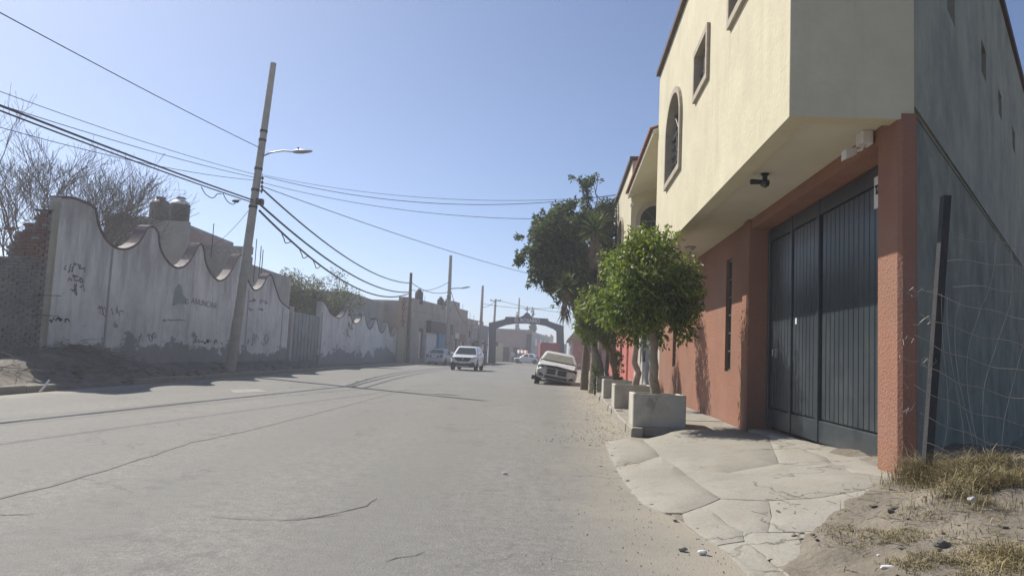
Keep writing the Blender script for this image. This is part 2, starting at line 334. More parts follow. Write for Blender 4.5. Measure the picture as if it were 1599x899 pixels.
        if smooth is not None:
            me.polygons.foreach_set('use_smooth', [True] * len(me.polygons)); me.set_sharp_from_angle(angle=math.radians(smooth))
        tag(o, label, cat, group, kind); return o
def tag(o, label=None, cat=None, group=None, kind=None):
    if label: o['label'] = label
    if cat: o['category'] = cat
    if group: o['group'] = group
    if kind: o['kind'] = kind
    return o
def empty(name, loc, rz=0, label=None, cat=None, group=None, rot=None):
    o = bpy.data.objects.new(name, None); COL.objects.link(o); o.location = loc; o.empty_display_size = .2
    o.rotation_euler = rot if rot else (0, 0, rz)
    WM[o.name] = Matrix.Translation(Vector(loc)) @ o.rotation_euler.to_matrix().to_4x4()
    return tag(o, label, cat, group)
def share(name, me, parent, loc=(0, 0, 0), rot=(0, 0, 0), scale=(1, 1, 1)):
    o = bpy.data.objects.new(name, me); COL.objects.link(o); o.parent = parent; o.location = loc; o.rotation_euler = rot; o.scale = scale; return o
def text(name, body, size, M, m, parent=None, bold=.0, extrude=.004, sx=1, **kw):
    c = bpy.data.curves.new(name, 'FONT'); c.body = body; c.size = size; c.extrude = extrude; c.align_x = 'CENTER'; c.align_y = 'CENTER'; c.offset = bold
    tmp = bpy.data.objects.new('tmp', c); COL.objects.link(tmp); dg = bpy.context.evaluated_depsgraph_get()
    me = bpy.data.meshes.new_from_object(tmp.evaluated_get(dg)); bpy.data.objects.remove(tmp)
    me.transform(Matrix.Diagonal((sx, 1, 1, 1))); o = bpy.data.objects.new(name, me); COL.objects.link(o); me.materials.clear(); me.materials.append(MATS[m])
    if parent is not None: o.parent = parent; M = wm(parent).inverted() @ M
    o.matrix_basis = M; return tag(o, **kw)
def frame(origin, xaxis, up=Vector((0, 0, 1))):
    x = Vector(xaxis).normalized(); z = x.cross(up).normalized(); y = z.cross(x)
    return Matrix(((x.x, y.x, z.x, origin[0]), (x.y, y.y, z.y, origin[1]), (x.z, y.z, z.z, origin[2]), (0, 0, 0, 1)))
def fbm(x, y, s=1.0, o=4):
    return mnoise.fractal(Vector((x * s, y * s, 3.3)), 1.0, 2.0, o)
def smooth01(t): t = max(0, min(1, t)); return t * t * (3 - 2 * t)

# ------------------------------------------------------------------ frames of the street
HA = math.atan(.068); HO = Vector((3.51, 6.75, 0)); ES = Vector((math.sin(HA), math.cos(HA), 0)); ET = Vector((math.cos(HA), -math.sin(HA), 0))
def H(t, s_, z): return HO + ET * t + ES * s_ + Vector((0, 0, z))
def hts(P): d = Vector((P[0], P[1], 0)) - HO; return d.dot(ET), d.dot(ES)
EDGE = [(-30, -1.15), (-6.5, -1.35), (-2.1, -1.78), (-1.4, -1.98), (.15, -2.36), (2.4, -2.38), (4.6, -2.32), (5.35, -2.0), (5.6, -1.82), (60, -1.82)]   # (s, t) of the road edge
def edge_t(s_):
    for (a, b), (c, d) in zip(EDGE, EDGE[1:]):
        if a <= s_ <= c: return b + (d - b) * (s_ - a) / (c - a)
    return EDGE[-1][1]
def walk_z(X, Y):
    "height of the right-hand pavement and driveway"
    t, s_ = hts((X, Y)); te = edge_t(s_); top = .34 - .022 * max(-1, min(6, s_))
    r = max(0, min(1.6, (t - te) / (0 - te))); ramp = top * r ** .85
    flat = .15 + .05 * max(0, min(1, (t + 1.8) / 1.8)); k = smooth01((s_ - 5.0) / 1.0)
    return ramp * (1 - k) + flat * k
def on_walk(px, py):
    z = .12
    for _ in range(12): P = gz(px, py, z); z = walk_z(P.x, P.y)
    return P

# ------------------------------------------------------------------ the setting
mb = MB(); R_ = 900; n = 48
mb.add([(0, 60, -.06)] + [(R_ * math.cos(2 * math.pi * k / n), 60 + R_ * math.sin(2 * math.pi * k / n), -.06) for k in range(n)], [(0, 1 + k, 1 + (k + 1) % n) for k in range(n)])
mb.build('ground', 'ground_earth', kind='structure')
LEFT = [(-30, -10.5), (16, -10.2), (40, -9.6), (67, -8.6), (97, -3.0), (104, -3.4)]
def lx(Y):
    for (a, b), (c, d) in zip(LEFT, LEFT[1:]):
        if a <= Y <= c: return b + (d - b) * (Y - a) / (c - a)
    return LEFT[-1][1]
def rx(Y):
    s_ = (Y - 6.75) / ES.y; t = edge_t(max(-29, min(59, s_))); return H(t, s_, 0).x
ys = [-25 + i * 1.0 for i in range(130)]; mb = MB(); vs = []; fs = []; NX = 14
for i, y in enumerate(ys):
    a, b = lx(y) - .25, rx(y) + .45
    for j in range(NX + 1):
        u = j / NX; x = a + (b - a) * u; vs.append((x, y, -.03 if j == 0 else 0.0))
for i in range(len(ys) - 1):
    for j in range(NX): k = i * (NX + 1) + j; fs.append((k, k + 1, k + NX + 2, k + NX + 1))
mb.add(vs, fs).build('road', 'asphalt', kind='structure', smooth=60)
mb = MB().add([(-60, 104, .002), (45, 104, .002), (60, 240, .002), (-60, 240, .002)], [(0, 1, 2, 3)]); mb.build('cross_street', 'asphalt', kind='structure')
# tar seam, cracks and a pale repair on the asphalt (thin sheets)
def strip(name, pix, wd, m, z=.004, jit=.03, **kw):
    P = [gz(x, y, z) for x, y in pix]; Q = []
    for a, b in zip(P, P[1:]):
        k = max(2, int((b - a).length / .25))
        Q += [a.lerp(b, i / k) for i in range(k)]
    Q.append(P[-1]); Q = [q + Vector((random.uniform(-jit, jit), random.uniform(-jit, jit), 0)) for q in Q]; vs = []; fs = []
    for i, q in enumerate(Q):
        d = (Q[min(i + 1, len(Q) - 1)] - Q[max(0, i - 1)]).normalized(); nrm = Vector((-d.y, d.x, 0)); ww = wd * random.uniform(.35, 1.2) * (.3 if i in (0, len(Q) - 1) else 1)
        vs += [q + nrm * ww, q - nrm * ww]
        if i: fs.append((2 * i, 2 * i + 1, 2 * i - 1, 2 * i - 2))
    if (vs[1] - vs[0]).cross(vs[2] - vs[0]).z * 1 > 0: fs = [f[::-1] for f in fs]
    m2 = MB().add(vs, fs); a_, b_, c_ = [m2.v[i] for i in m2.f[0][:3]]
    if (b_ - a_).cross(c_ - a_).z < 0: m2.f = [f[::-1] for f in m2.f]
    return m2.build(name, m, kind='structure', **kw)
    return MB().add(vs, fs).build(name, m, kind='structure', **kw)
strip('asphalt_crack', [(335, 805), (400, 810), (470, 811), (530, 800), (570, 790), (585, 776)], .009, 'asphalt_tar')
strip('asphalt_crack', [(440, 812), (500, 806), (535, 803)], .007, 'asphalt_tar')
strip('asphalt_crack', [(-20, 800), (30, 803), (60, 802)], .008, 'asphalt_tar')
strip('asphalt_crack', [(600, 876), (640, 866), (660, 860)], .006, 'asphalt_tar')
strip('asphalt_seam', [(-60, 792), (80, 758), (200, 722), (300, 690), (420, 664), (560, 628), (640, 606)], .028, 'seam_tar', z=.004, jit=.02)
mb = MB(); P = [gz(x, y, .004) for x, y in ((358, 608), (405, 607), (418, 611), (366, 613))]; mb.add(P, [(0, 1, 2, 3)]); mb.build('asphalt_patch', 'old_patch', kind='structure')

# grit and leaf litter gathered along the right-hand kerb
mb = MB(); gq = random.Random(31)
for k in range(1500):
    s_ = gq.uniform(4.2, 26) if k % 3 else gq.uniform(-3, 7); t = edge_t(s_) - abs(gq.gauss(0, .55)) - .02; P = H(t, s_, 0); r = gq.uniform(.003, .008) if s_ < 4.2 else gq.uniform(.006, .016); a = gq.uniform(0, 6.28); h = r * gq.uniform(.25, .8)
    vs = [(P.x + r * math.cos(a + 1.26 * j) * gq.uniform(.6, 1.2), P.y + r * math.sin(a + 1.26 * j) * gq.uniform(.6, 1.2), .004) for j in range(5)]
    mb.add(vs + [(P.x, P.y, .006 + h)], [(0, 1, 5), (1, 2, 5), (2, 3, 5), (3, 4, 5), (4, 0, 5)])
mb.build('road_grit', 'road_dirt', label='grit and dry leaf litter along the right-hand kerb', cat='grit', kind='stuff')
# right-hand dirt lot, and the base under the pavement
def lot_z(X, Y):
    t, s_ = hts((X, Y)); te = edge_t(s_); z = walk_z(X, Y)
    d_ = float(np.interp(s_, [-3, -2.65, -2.41, -2.09, -1.62, -1.29, -.8, -.22, .1], [-.3, -.2, -.12, .12, .56, .95, 1.42, 1.96, 2.3]))
    out = smooth01((t - te - d_ + .08 * fbm(X, Y, 3.5, 4)) / .16) if s_ < .02 or t > .1 else 0
    base = z - .010 if s_ < 5.3 else z - .12
    g = z + .022 + .04 * fbm(X, Y, 2.2, 4) + .02 * fbm(X, Y, 9, 3)
    g += .20 * math.exp(-((X - 3.95) ** 2 / .22 + (Y - 5.75) ** 2 / .12)) + .12 * math.exp(-((X - 3.6) ** 2 / .1 + (Y - 5.1) ** 2 / .08)) + .10 * math.exp(-((X - 3.1) ** 2 / .3 + (Y - 5.2) ** 2 / .2))
    return base * (1 - out) + g * out
mb = MB(); vs = []; fs = []; nx, ny = 90, 120
for i in range(ny + 1):
    Y = -4 + 12.6 * i / ny; s_ = (Y - 6.75)
    for j in range(nx + 1):
        X0 = rx(Y) + .10; X = X0 + (16 - X0) * (j / nx) ** 1.7; vs.append((X, Y, lot_z(X, Y) if j else -.03))
for i in range(ny):
    for j in range(nx): k = i * (nx + 1) + j; fs.append((k, k + 1, k + nx + 2, k + nx + 1))
mb.add(vs, fs).build('dirt_lot', 'dirt', kind='structure', smooth=80)

# driveway slabs: irregular cracked concrete, each its own piece
drive = empty('driveway', H(-1.2, 3, 0)); drive['kind'] = 'structure'
SL = [
 [(945, 691), (962, 686), (985, 684), (1004, 687), (1022, 701), (1030, 712), (1000, 722), (962, 729), (952, 712)],
 [(1030, 712), (1062, 733), (1092, 757), (1125, 778), (1100, 789), (1066, 801), (1036, 800), (1006, 788), (985, 768), (970, 745), (962, 729), (1000, 722)],
 [(1004, 687), (1062, 668), (1110, 669), (1158, 672), (1200, 683), (1216, 723), (1170, 731), (1127, 739), (1062, 732), (1030, 712)],
 [(1062, 733), (1127, 740), (1170, 732), (1216, 724), (1262, 727), (1298, 723), (1330, 738), (1402, 747), (1345, 765), (1280, 776), (1200, 781), (1125, 778), (1092, 757)],
 [(1200, 683), (1250, 700), (1290, 714), (1298, 723), (1262, 727), (1216, 723)],
 [(1203, 677), (1260, 690), (1330, 704), (1374, 716), (1380, 730), (1402, 746), (1330, 737), (1298, 722), (1290, 713), (1250, 699), (1200, 682)],
 [(1125, 779), (1200, 782), (1205, 806), (1199, 831), (1160, 830), (1135, 818), (1122, 806), (1100, 790)],
 [(1200, 782), (1280, 777), (1345, 766), (1404, 748), (1372, 772), (1340, 800), (1300, 826), (1250, 831), (1199, 831), (1205, 806)],
 [(1066, 802), (1100, 790), (1122, 807), (1135, 819), (1160, 831), (1162, 845), (1120, 852), (1092, 836), (1070, 818)],
 [(1162, 845), (1160, 831), (1199, 832), (1250, 832), (1300, 827), (1262, 870), (1235, 905), (1228, 899), (1195, 868)],
 [(1120, 853), (1162, 846), (1195, 869), (1226, 899), (1240, 930), (1195, 925), (1160, 890), (1140, 868)],
]
for k, pix in enumerate(SL):
    P = [on_walk(*q) for q in pix]; c = sum(P, Vector()) / len(P); Q = []
    for a, b in zip(P, P[1:] + P[:1]):
        for i in range(6):
            q = a.lerp(b, i / 6); d = (q - c); d.z = 0
            q = q - d.normalized() * (.0008 + .003 * random.random()) + Vector((random.uniform(-.002, .002), random.uniform(-.002, .002), 0))
            q.z = walk_z(q.x, q.y); Q.append(q)
    tx, ty = random.uniform(-.002, .002), random.uniform(-.002, .002); lift = random.uniform(0, .004)
    n = len(Q); top = [q + Vector((0, 0, lift + tx * (q.x - c.x) + ty * (q.y - c.y))) for q in Q]
    inner = [t_ + (c - t_).normalized() * .008 + Vector((0, 0, .003)) for t_ in top]
    c.z = walk_z(c.x, c.y) + lift + .004; ring2 = [c.lerp(t_, .5) for t_ in inner]
    for t_ in ring2: t_.z = walk_z(t_.x, t_.y) + lift + .004 + tx * (t_.x - c.x) + ty * (t_.y - c.y)
    m_ = MB(); m_.add([q - Vector((0, 0, .1)) for q in Q] + top + inner + ring2 + [c],
        [f for i in range(n) for f in ((i, (i + 1) % n, n + (i + 1) % n, n + i), (n + i, n + (i + 1) % n, 2 * n + (i + 1) % n, 2 * n + i), (2 * n + i, 2 * n + (i + 1) % n, 3 * n + (i + 1) % n, 3 * n + i), (3 * n + i, 3 * n + (i + 1) % n, 4 * n))])
    m_.build('slab', 'concrete_walk', drive, smooth=50)
# crumbs of broken concrete along the driveway edge
mb = MB()
for k in range(90):
    s_ = random.uniform(-3.5, 5.6); t = edge_t(s_) + random.gauss(-.03, .10); P = H(t, s_, 0); r = random.uniform(.005, .016) * (1.8 if random.random() < .12 else 1)
    z = max(0, walk_z(P.x, P.y)); vs = [(P.x + random.uniform(-r, r) + dx * r, P.y + random.uniform(-r, r) + dy * r, z - .005 + (0 if dz < 0 else r * random.uniform(.5, 1.1))) for dz in (-1, 1) for dx, dy in ((-1, -1), (1, -1), (1, 1), (-1, 1))]
    mb.add(vs, [(0, 3, 2, 1), (4, 5, 6, 7), (0, 1, 5, 4), (1, 2, 6, 5), (2, 3, 7, 6), (3, 0, 4, 7)])
mb.build('concrete_crumbs', 'concrete_kerb', label='broken concrete crumbs along the driveway edge', cat='rubble', kind='stuff')

# pavement with kerb beside the house
walk = empty('pavement', H(-.9, 6, 0)); walk['kind'] = 'structure'
s_ = 5.62; k = 0
while s_ < 52:
    L = 1.5 if s_ < 26 else 5.0; lift = random.uniform(0, .012); e = s_ + L - .012
    m_ = MB(); vs = []
    for (t, q) in ((-1.64, s_), (-.02, s_), (-.02, e), (-1.64, e)): vs.append(H(t, q, .15 + .05 * (t + 1.8) / 1.8 + lift))
    m_.add([v - Vector((0, 0, .14)) for v in vs] + vs, [(4, 5, 6, 7), (0, 1, 5, 4), (1, 2, 6, 5), (2, 3, 7, 6), (3, 0, 4, 7)])
    m_.build('paving_slab', 'concrete_walk', walk); s_ += L
s_ = 5.5
while s_ < 52:
    L = 1.0 if s_ < 26 else 4.0; e = s_ + L - .015; j = random.uniform(-.02, .02); zt = .145 + random.uniform(-.012, .01); b = .025
    prof = [(-1.84 + j, -.08), (-1.83 + j, zt - b), (-1.83 + b + j, zt), (-1.655, zt), (-1.655, -.08)]
    m_ = MB(); m_.prism(prof, lambda t, z: H(t, s_, z), lambda t, z: H(t, e, z)); m_.build('kerb_stone', 'concrete_kerb', walk, fix=True); s_ += L
# left verge: raised dirt between the kerb and the wall
def LWX(Y): return -12.9 + .034 * Y
def verge_z(X, Y):
    e = lx(Y); d = e - X
    z = .10 * smooth01(d / .25) + .30 * smooth01((d - .2) / 1.8)
    z += .05 * fbm(X, Y, 1.1, 4) * smooth01(d / .4)
    z += .55 * math.exp(-(((X + 12.1) / 1.1) ** 2 + ((Y - 21.0) / 2.2) ** 2)) + .25 * math.exp(-(((X + 11.4) / .8) ** 2 + ((Y - 18.6) / 1.5) ** 2))
    if Y > 38: z *= 1 - .75 * smooth01((Y - 38) / 8)
    return z
mb = MB(); vs = []; fs = []; nx, ny = 46, 150
for i in range(ny + 1):
    Y = -6 + 76 * i / ny
    for j in range(nx + 1):
        a = lx(Y); X = a - (18 if Y < 20.6 else 3.6) * (j / nx) ** 1.6; vs.append((X, Y, verge_z(X, Y) if j else -.04))
for i in range(ny):
    for j in range(nx): k = i * (nx + 1) + j; fs.append((k, k + nx + 1, k + nx + 2, k + 1))
mb.add(vs, fs).build('verge', 'dark_dirt', kind='structure', smooth=80)
kerb = empty('kerb', (-10.3, 5, 0)); kerb['kind'] = 'structure'
y = -6
while y < 67:
    L = 1.1 if y < 40 else 3; e = y + L - .02; zt = .13 + random.uniform(-.02, .015)
    if not (16.3 < y < 19.5):
        a, b = lx(y), lx(e); m_ = MB(); pf = [(.06, -.06), (.05, zt - .02), (.03, zt), (-.13, zt), (-.13, -.06)]
        m_.prism(pf, lambda u, z: Vector((a + u, y, z)), lambda u, z: Vector((b + u, e, z))); m_.build('kerb_stone', 'concrete_kerb', kerb, fix=True)
    y += L
# ------------------------------------------------------------------ the yellow and orange house
house = empty('house', HO, -HA, 'two storey house, cream plaster upper floor overhanging an orange stucco ground floor', 'house')
def hm(x0): return lambda s_, z, d: (x0 + d, s_, z)          # street-facing walls (local x = away from the street)
def hf(y0): return lambda t, z, d: (t, y0 + d, z)            # walls facing the near end
ZS, ZR = 3.63, 7.78
# ground floor
win_lo = [(6.72, 7.20, 1.12, 3.18), (13.15, 13.72, 1.12, 3.18)]
MB().wall(hm(0), 5.74, 16.4, .0, ZS - .004, win_lo, 0, .22).build('lower_wall', 'orange_stucco', house, local=True, fix=True)
m_ = MB(); m_.bbox(-.055, .42, 5.40, 5.737, 0, ZS - .006, .03); m_.build('pillar', 'orange_stucco', house, local=True)
m_ = MB(); m_.prism([(-.012, .02), (.02, -.015), (.135, -.015), (.155, .0), (.10, .03), (.38, .44), (-.012, .44)], lambda u, v: (u, v, 0), lambda u, v: (u, v, ZS - .006)); m_.build('pillar', 'orange_stucco', house, local=True)
m_ = MB(); m_.box(0, .40, .443, 5.397, 3.46, ZS - .004); m_.build('lintel', 'orange_stucco', house, local=True)
for (a, b, c, d) in win_lo:
    w_ = MB(); w_.wall(hm(.05), a - .03, b + .03, c - .03, d + .03, [(a + .03, b - .03, c + .04, d - .04)], 0, .05)
    fr = w_.build('window', 'window_bars', house, local=True, fix=True)
    for k in range(6):
        z0 = c + .04 + (d - c - .08) * k / 6; z1 = c + .04 + (d - c - .08) * (k + 1) / 6
        MB().box(.085, .095, a + .035, b - .035, z0 + .012, z1 - .012).build('pane', 'dark_glass', fr, local=True)
        if k: MB().box(.052, .098, a + .03, b - .03, z0 - .014, z0 + .014).build('glazing_bar', 'window_bars', fr, local=True)
    MB().box(.048, .1, (a + b) / 2 - .012, (a + b) / 2 + .012, c + .04, d - .04).build('mullion', 'window_bars', fr, local=True)
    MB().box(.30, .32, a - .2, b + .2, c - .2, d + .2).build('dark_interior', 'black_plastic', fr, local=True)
# gate of vertical ribbed panels
GX = .31; gz0 = .31
gate = MB().box(GX + .03, GX + .05, .46, 5.39, gz0 + .05, 3.455).build('gate', 'gate_paint', house, local=True)
gate['label'] = 'wide dark blue steel gate of vertical ribs'
sl = MB(); sl.prism([(GX, -.068), (GX - .014, -.060), (GX - .014, .060), (GX, .068), (GX + .028, .068), (GX + .028, -.068)], lambda u, v: (u, v, 0), lambda u, v: (u, v, 2.62))
slm = None; s_ = .56; posts = [(.465, .53), (2.97, 3.07), (4.13, 4.20), (5.30, 5.385)]
while s_ < 5.3:
    if not any(a - .07 < s_ < b + .07 for a, b in posts):
        if slm is None: o = sl.build('gate_slat', 'gate_paint', gate, local=True, fix=True); slm = o.data; o.location = (0, s_, gz0 + .30)
        else: share('gate_slat', slm, gate, (0, s_, gz0 + .30))
        s_ += .148
    else: s_ += .02
for a, b in posts: MB().bbox(GX - .04, GX + .029, a, b, gz0 + .002, 3.45, .008).build('gate_post', 'gate_paint', gate, local=True)
for a, b in zip(posts, posts[1:]):
    MB().bbox(GX - .026, GX + .029, a[1] + .002, b[0] - .002, gz0, gz0 + .275, .01).build('kick_rail', 'gate_paint', gate, local=True)
    MB().bbox(GX - .026, GX + .029, a[1] + .002, b[0] - .002, 3.25, 3.45, .01).build('top_rail', 'gate_paint', gate, local=True)
m_ = MB(); m_.box(GX - .065, GX - .04, 4.80, 4.84, 1.38, 1.52); m_.tube([(GX - .05, 4.82, 1.50), (GX - .10, 4.82, 1.50), (GX - .10, 4.82, 1.41)], .01, 6); m_.build('handle', 'galvanised', gate, local=True)
m_ = MB(); m_.box(GX - .018, GX - .0145, 3.93, 3.99, 1.86, 1.95); m_.build('sticker', 'white_paint', gate, local=True)
sg = MB().box(GX - .045, GX - .03, .86, 1.22, 2.98, 3.32).build('gate_sign', 'white_paint', gate, local=True)
M = Matrix.Translation(HO) @ Matrix.Rotation(-HA, 4, 'Z') @ Matrix(((0, 0, -1, GX - .047), (-1, 0, 0, 1.10), (0, 1, 0, 3.17), (0, 0, 0, 1)))
text('lettering', 'TAL', .13, M, 'letter_black', gate, bold=.006, sx=.75)
# door sill of broken concrete
m_ = MB(); m_.prism([(.0, .0), (.0, .30), (.08, .312), (.40, .312), (.40, 0)], lambda u, v: (u - .0, .45, v), lambda u, v: (u, 5.39, v - .075 if v > .1 else v)); m_.build('sill', 'concrete_walk', house, local=True, fix=True)
# upper floor
ops = [(6.55, 8.30, 4.83, 6.42), (4.06, 5.06, 5.55, 6.22), (1.66, 2.52, 5.66, 6.45)]
m_ = MB(); m_.wall(hm(-1), .0, 9.95, ZS - .06, ZR, ops, 0, .2)
def spandrel(mb, a, b, zsp, top, fn, d0, d1, n=12):
    "fills the corners above an arch (half ellipse) inside a rectangular opening"
    c = (a + b) / 2; r = (b - a) / 2; h = top - zsp
    arc = [(c + r * math.cos(math.pi * k / n), zsp + h * math.sin(math.pi * k / n)) for k in range(n + 1)]
    for k in range(n):
        (x1, y1), (x2, y2) = arc[k], arc[k + 1]
        if x1 - x2 < 1e-6: continue
        mb.add([fn(x1, y1, d0), fn(x1, top, d0), fn(x2, top, d0), fn(x2, y2, d0)], [(0, 1, 2, 3)])
        mb.add([fn(x1, y1, d0), fn(x2, y2, d0), fn(x2, y2, d1), fn(x1, y1, d1)], [(0, 1, 2, 3)])
spandrel(m_, 6.55, 8.30, 5.75, 6.42, hm(-1), 0, .2)
m_.build('upper_wall', 'yellow_plaster', house, local=True, fix=True)
m_ = MB(); m_.wall(hf(-.006), -.998, .128, ZS - .058, ZR - .002, (), 0, .2); m_.build('end_wall', 'yellow_plaster', house, local=True, fix=True)
m_ = MB(); m_.wall(hf(9.95), -.8, 6.6, ZS, ZR, (), -.2, -.004); m_.build('far_wall', 'yellow_plaster', house, local=True, fix=True)
m_ = MB(); m_.box(-.79, .05, .21, 9.74, ZS, ZS + .12); m_.build('soffit', 'soffit_plaster', house, local=True)
m_ = MB(); m_.box(-.93, -.795, .205, 9.95, ZS - .02, ZS + .03); m_.build('drip_edge', 'soffit_plaster', house, local=True)
m_ = MB(); m_.add([(-1.0, .05, ZR - .1), (.1, .05, ZR - .1), (6.5, 9.9, ZR - .1), (-.95, 9.9, ZR - .1)], [(0, 1, 2, 3)]); m_.build('roof', 'grey_render', house, local=True)
m_ = MB(); m_.box(-1.08, -.72, -.06, 10.02, ZR + .003, ZR + .10); m_.build('coping', 'brown_coping', house, local=True)
# windows of the upper floor
def arch_outline(a, b, z0, zsp, top, n=14):
    c = (a + b) / 2; r = (b - a) / 2; h = top - zsp
    return [(a, z0), (b, z0)] + [(c + r * math.cos(math.pi * k / n), zsp + h * math.sin(math.pi * k / n)) for k in range(n + 1)]
def ring(mb, outer, inner, fn, d0, d1):
    n = len(outer)
    for k in range(n):
        j = (k + 1) % n; o1, o2, i1, i2 = outer[k], outer[j], inner[k], inner[j]
        mb.add([fn(*o1, d0), fn(*o2, d0), fn(*i2, d0), fn(*i1, d0)], [(0, 1, 2, 3)])
        mb.add([fn(*o1, d0), fn(*o2, d0), fn(*o2, d1), fn(*o1, d1)], [(3, 2, 1, 0)])
        mb.add([fn(*i1, d0), fn(*i2, d0), fn(*i2, d1), fn(*i1, d1)], [(0, 1, 2, 3)])
def arch_window(parent, fn, a, b, z0, zsp, top, sw=.10, bars=(3, 5)):
    m_ = MB(); ring(m_, arch_outline(a - sw, b + sw, z0 - sw, zsp, top + sw), arch_outline(a + .01, b - .01, z0 + .01, zsp, top - .01), fn, -.055, .12)
    wn_ = m_.build('arched_window', 'stone_surround', parent, local=True, fix=True)
    m_ = MB(); o_ = arch_outline(a, b, z0, zsp, top); m_.add([fn(*p, .14) for p in o_], [tuple(range(len(o_)))]); m_.build('pane', 'dark_glass', wn_, local=True)
    for k in range(1, bars[0]):
        u = a + (b - a) * k / bars[0]; zt = zsp + (top - zsp) * math.sqrt(max(0, 1 - ((u - (a + b) / 2) / ((b - a) / 2)) ** 2))
        m_ = MB(); m_.tube([fn(u, z0, .10), fn(u, zsp, .10)], .018, 6); m_.build('bar', 'window_bars', wn_, local=True)
    for k in range(1, bars[1] + 1):
        z = z0 + (zsp - z0) * k / bars[1]; m_ = MB(); m_.tube([fn(a, z, .095), fn(b, z, .095)], .018 if k < bars[1] else .035, 6); m_.build('bar', 'window_bars', wn_, local=True)
    for k in (1, 2, 3):
        ang = math.pi * k / 4; c = (a + b) / 2; m_ = MB(); m_.tube([fn(c, zsp, .095), fn(c + (b - a) / 2 * math.cos(ang) * .97, zsp + (top - zsp) * math.sin(ang) * .97, .095)], .018, 6); m_.build('bar', 'window_bars', wn_, local=True)
    return wn_
arch_window(house, hm(-1), 6.55, 8.30, 4.83, 5.75, 6.42)
for (a, b, c, d) in ops[1:]:
    m_ = MB(); m_.wall(hm(-1), a - .09, b + .09, c - .09, d + .09, [(a + .01, b - .01, c + .01, d - .01)], -.05, .08)
    wn_ = m_.build('window', 'stone_surround', house, local=True, fix=True)
    MB().box(-.90, -.885, a, b, c, d).build('pane', 'dark_glass', wn_, local=True)
    for u in (a + (b - a) / 3, a + (b - a) * 2 / 3): MB().tube([(-.93, u, c), (-.93, u, d)], .02, 6).build('bar', 'window_bars', wn_, local=True)
    MB().tube([(-.935, a, (c + d) / 2), (-.935, b, (c + d) / 2)], .015, 6).build('bar', 'window_bars', wn_, local=True)
# porch with tiled roof and the far block
m_ = MB(); m_.box(-1.0, 2.2, 9.955, 16.39, ZS - .02, ZS + .12); m_.build('porch_floor', 'yellow_plaster', house, local=True)
m_ = MB(); m_.wall(hm(1.6), 9.96, 16.39, ZS + .12, 7.2, (), 0, .2); m_.build('porch_wall', 'yellow_plaster', house, local=True, fix=True)
op2 = [(-.72, .35, 4.3, 6.1)]
m_ = MB(); m_.wall(hf(16.4), -1.0, 2.0, ZS + .12, 7.45, op2, 0, .2); spandrel(m_, -.72, .35, 5.6, 6.1, hf(16.4), 0, .2); m_.build('porch_end_wall', 'yellow_plaster', house, local=True, fix=True)
arch_window(house, hf(16.4), -.72, .35, 4.3, 5.6, 6.1, .12, (3, 3))
pr_ = MB(); pr_.add([(-1.12, 9.97, 6.52), (-1.12, 16.55, 6.42), (1.75, 16.55, 7.5), (1.75, 9.97, 7.6), (-1.12, 9.97, 6.40), (-1.12, 16.55, 6.30), (1.75, 16.55, 7.38), (1.75, 9.97, 7.48)],
    [(0, 1, 2, 3), (7, 6, 5, 4), (0, 4, 5, 1), (1, 5, 6, 2), (2, 6, 7, 3), (3, 7, 4, 0)]); porch = pr_.build('porch_roof', 'soffit_plaster', house, local=True, fix=True)
t_ = MB(); n = 7; arc = [(.115 * math.cos(math.pi * k / n), .075 * math.sin(math.pi * k / n)) for k in range(n + 1)]
t_.loft([[(-.09 + .0, u, v) for u, v in arc] + [(-.09, -.09, 0), (-.09, .09, 0)], [(2.95, u * .85, v * .9 + 1.09) for u, v in arc] + [(2.95, -.07, 1.09), (2.95, .07, 1.09)]]); tm = None
for k in range(28):
    s_ = 10.1 + k * .232; z = 6.525 - (s_ - 9.97) * .0152
    if tm is None: o = t_.build('roof_tile', 'terracotta', porch, local=True, fix=True); tm = o.data; o.location = (-1.1, s_, z)
    else: share('roof_tile', tm, porch, (-1.1, s_, z))
op3 = [(19.2, 21.6, 4.5, 6.3)]
m_ = MB(); m_.wall(hm(-1), 16.404, 24.3, ZS - .1, 7.5, op3, .003, .2); spandrel(m_, 19.2, 21.6, 5.6, 6.3, hm(-1), .003, .2); m_.build('far_block_wall', 'yellow_plaster', house, local=True, fix=True)
arch_window(house, hm(-1), 19.2, 21.6, 4.5, 5.6, 6.3, .12, (3, 4))
m_ = MB(); m_.box(-.80, 5, 24.1, 24.3, ZS, 7.5); m_.box(-.8, 5, 16.65, 24.09, ZS - .1, ZS); m_.box(-.8, 5, 16.65, 24.09, 7.3, 7.45); m_.build('far_block', 'yellow_plaster', house, local=True)
m_ = MB(); m_.box(-1.09, -.7, 16.34, 24.4, 7.503, 7.62); m_.box(-.697, 2.1, 16.34, 16.70, 7.503, 7.62); m_.build('coping', 'brown_coping', house, local=True)
MB().wall(hm(0), 16.404, 24.3, 0, ZS - .104, [(17.2, 18.3, .2, 2.5), (20.2, 21.2, 1.2, 2.4)], 0, .22).build('lower_wall', 'pale_render', house, local=True, fix=True)
m_ = MB(); m_.box(.06, .1, 17.2, 18.3, .2, 2.5); m_.build('door', 'green_door', house, local=True)
m_ = MB(); m_.box(.06, .1, 20.2, 21.2, 1.2, 2.4); m_.build('window', 'dark_glass', house, local=True)
# grey side wall running off at an angle
GD = Vector((.787, 1, 0)).normalized(); sa = math.atan2(.787, 1)
side = empty('side_wall', (0, 0, 0)); side.parent = house
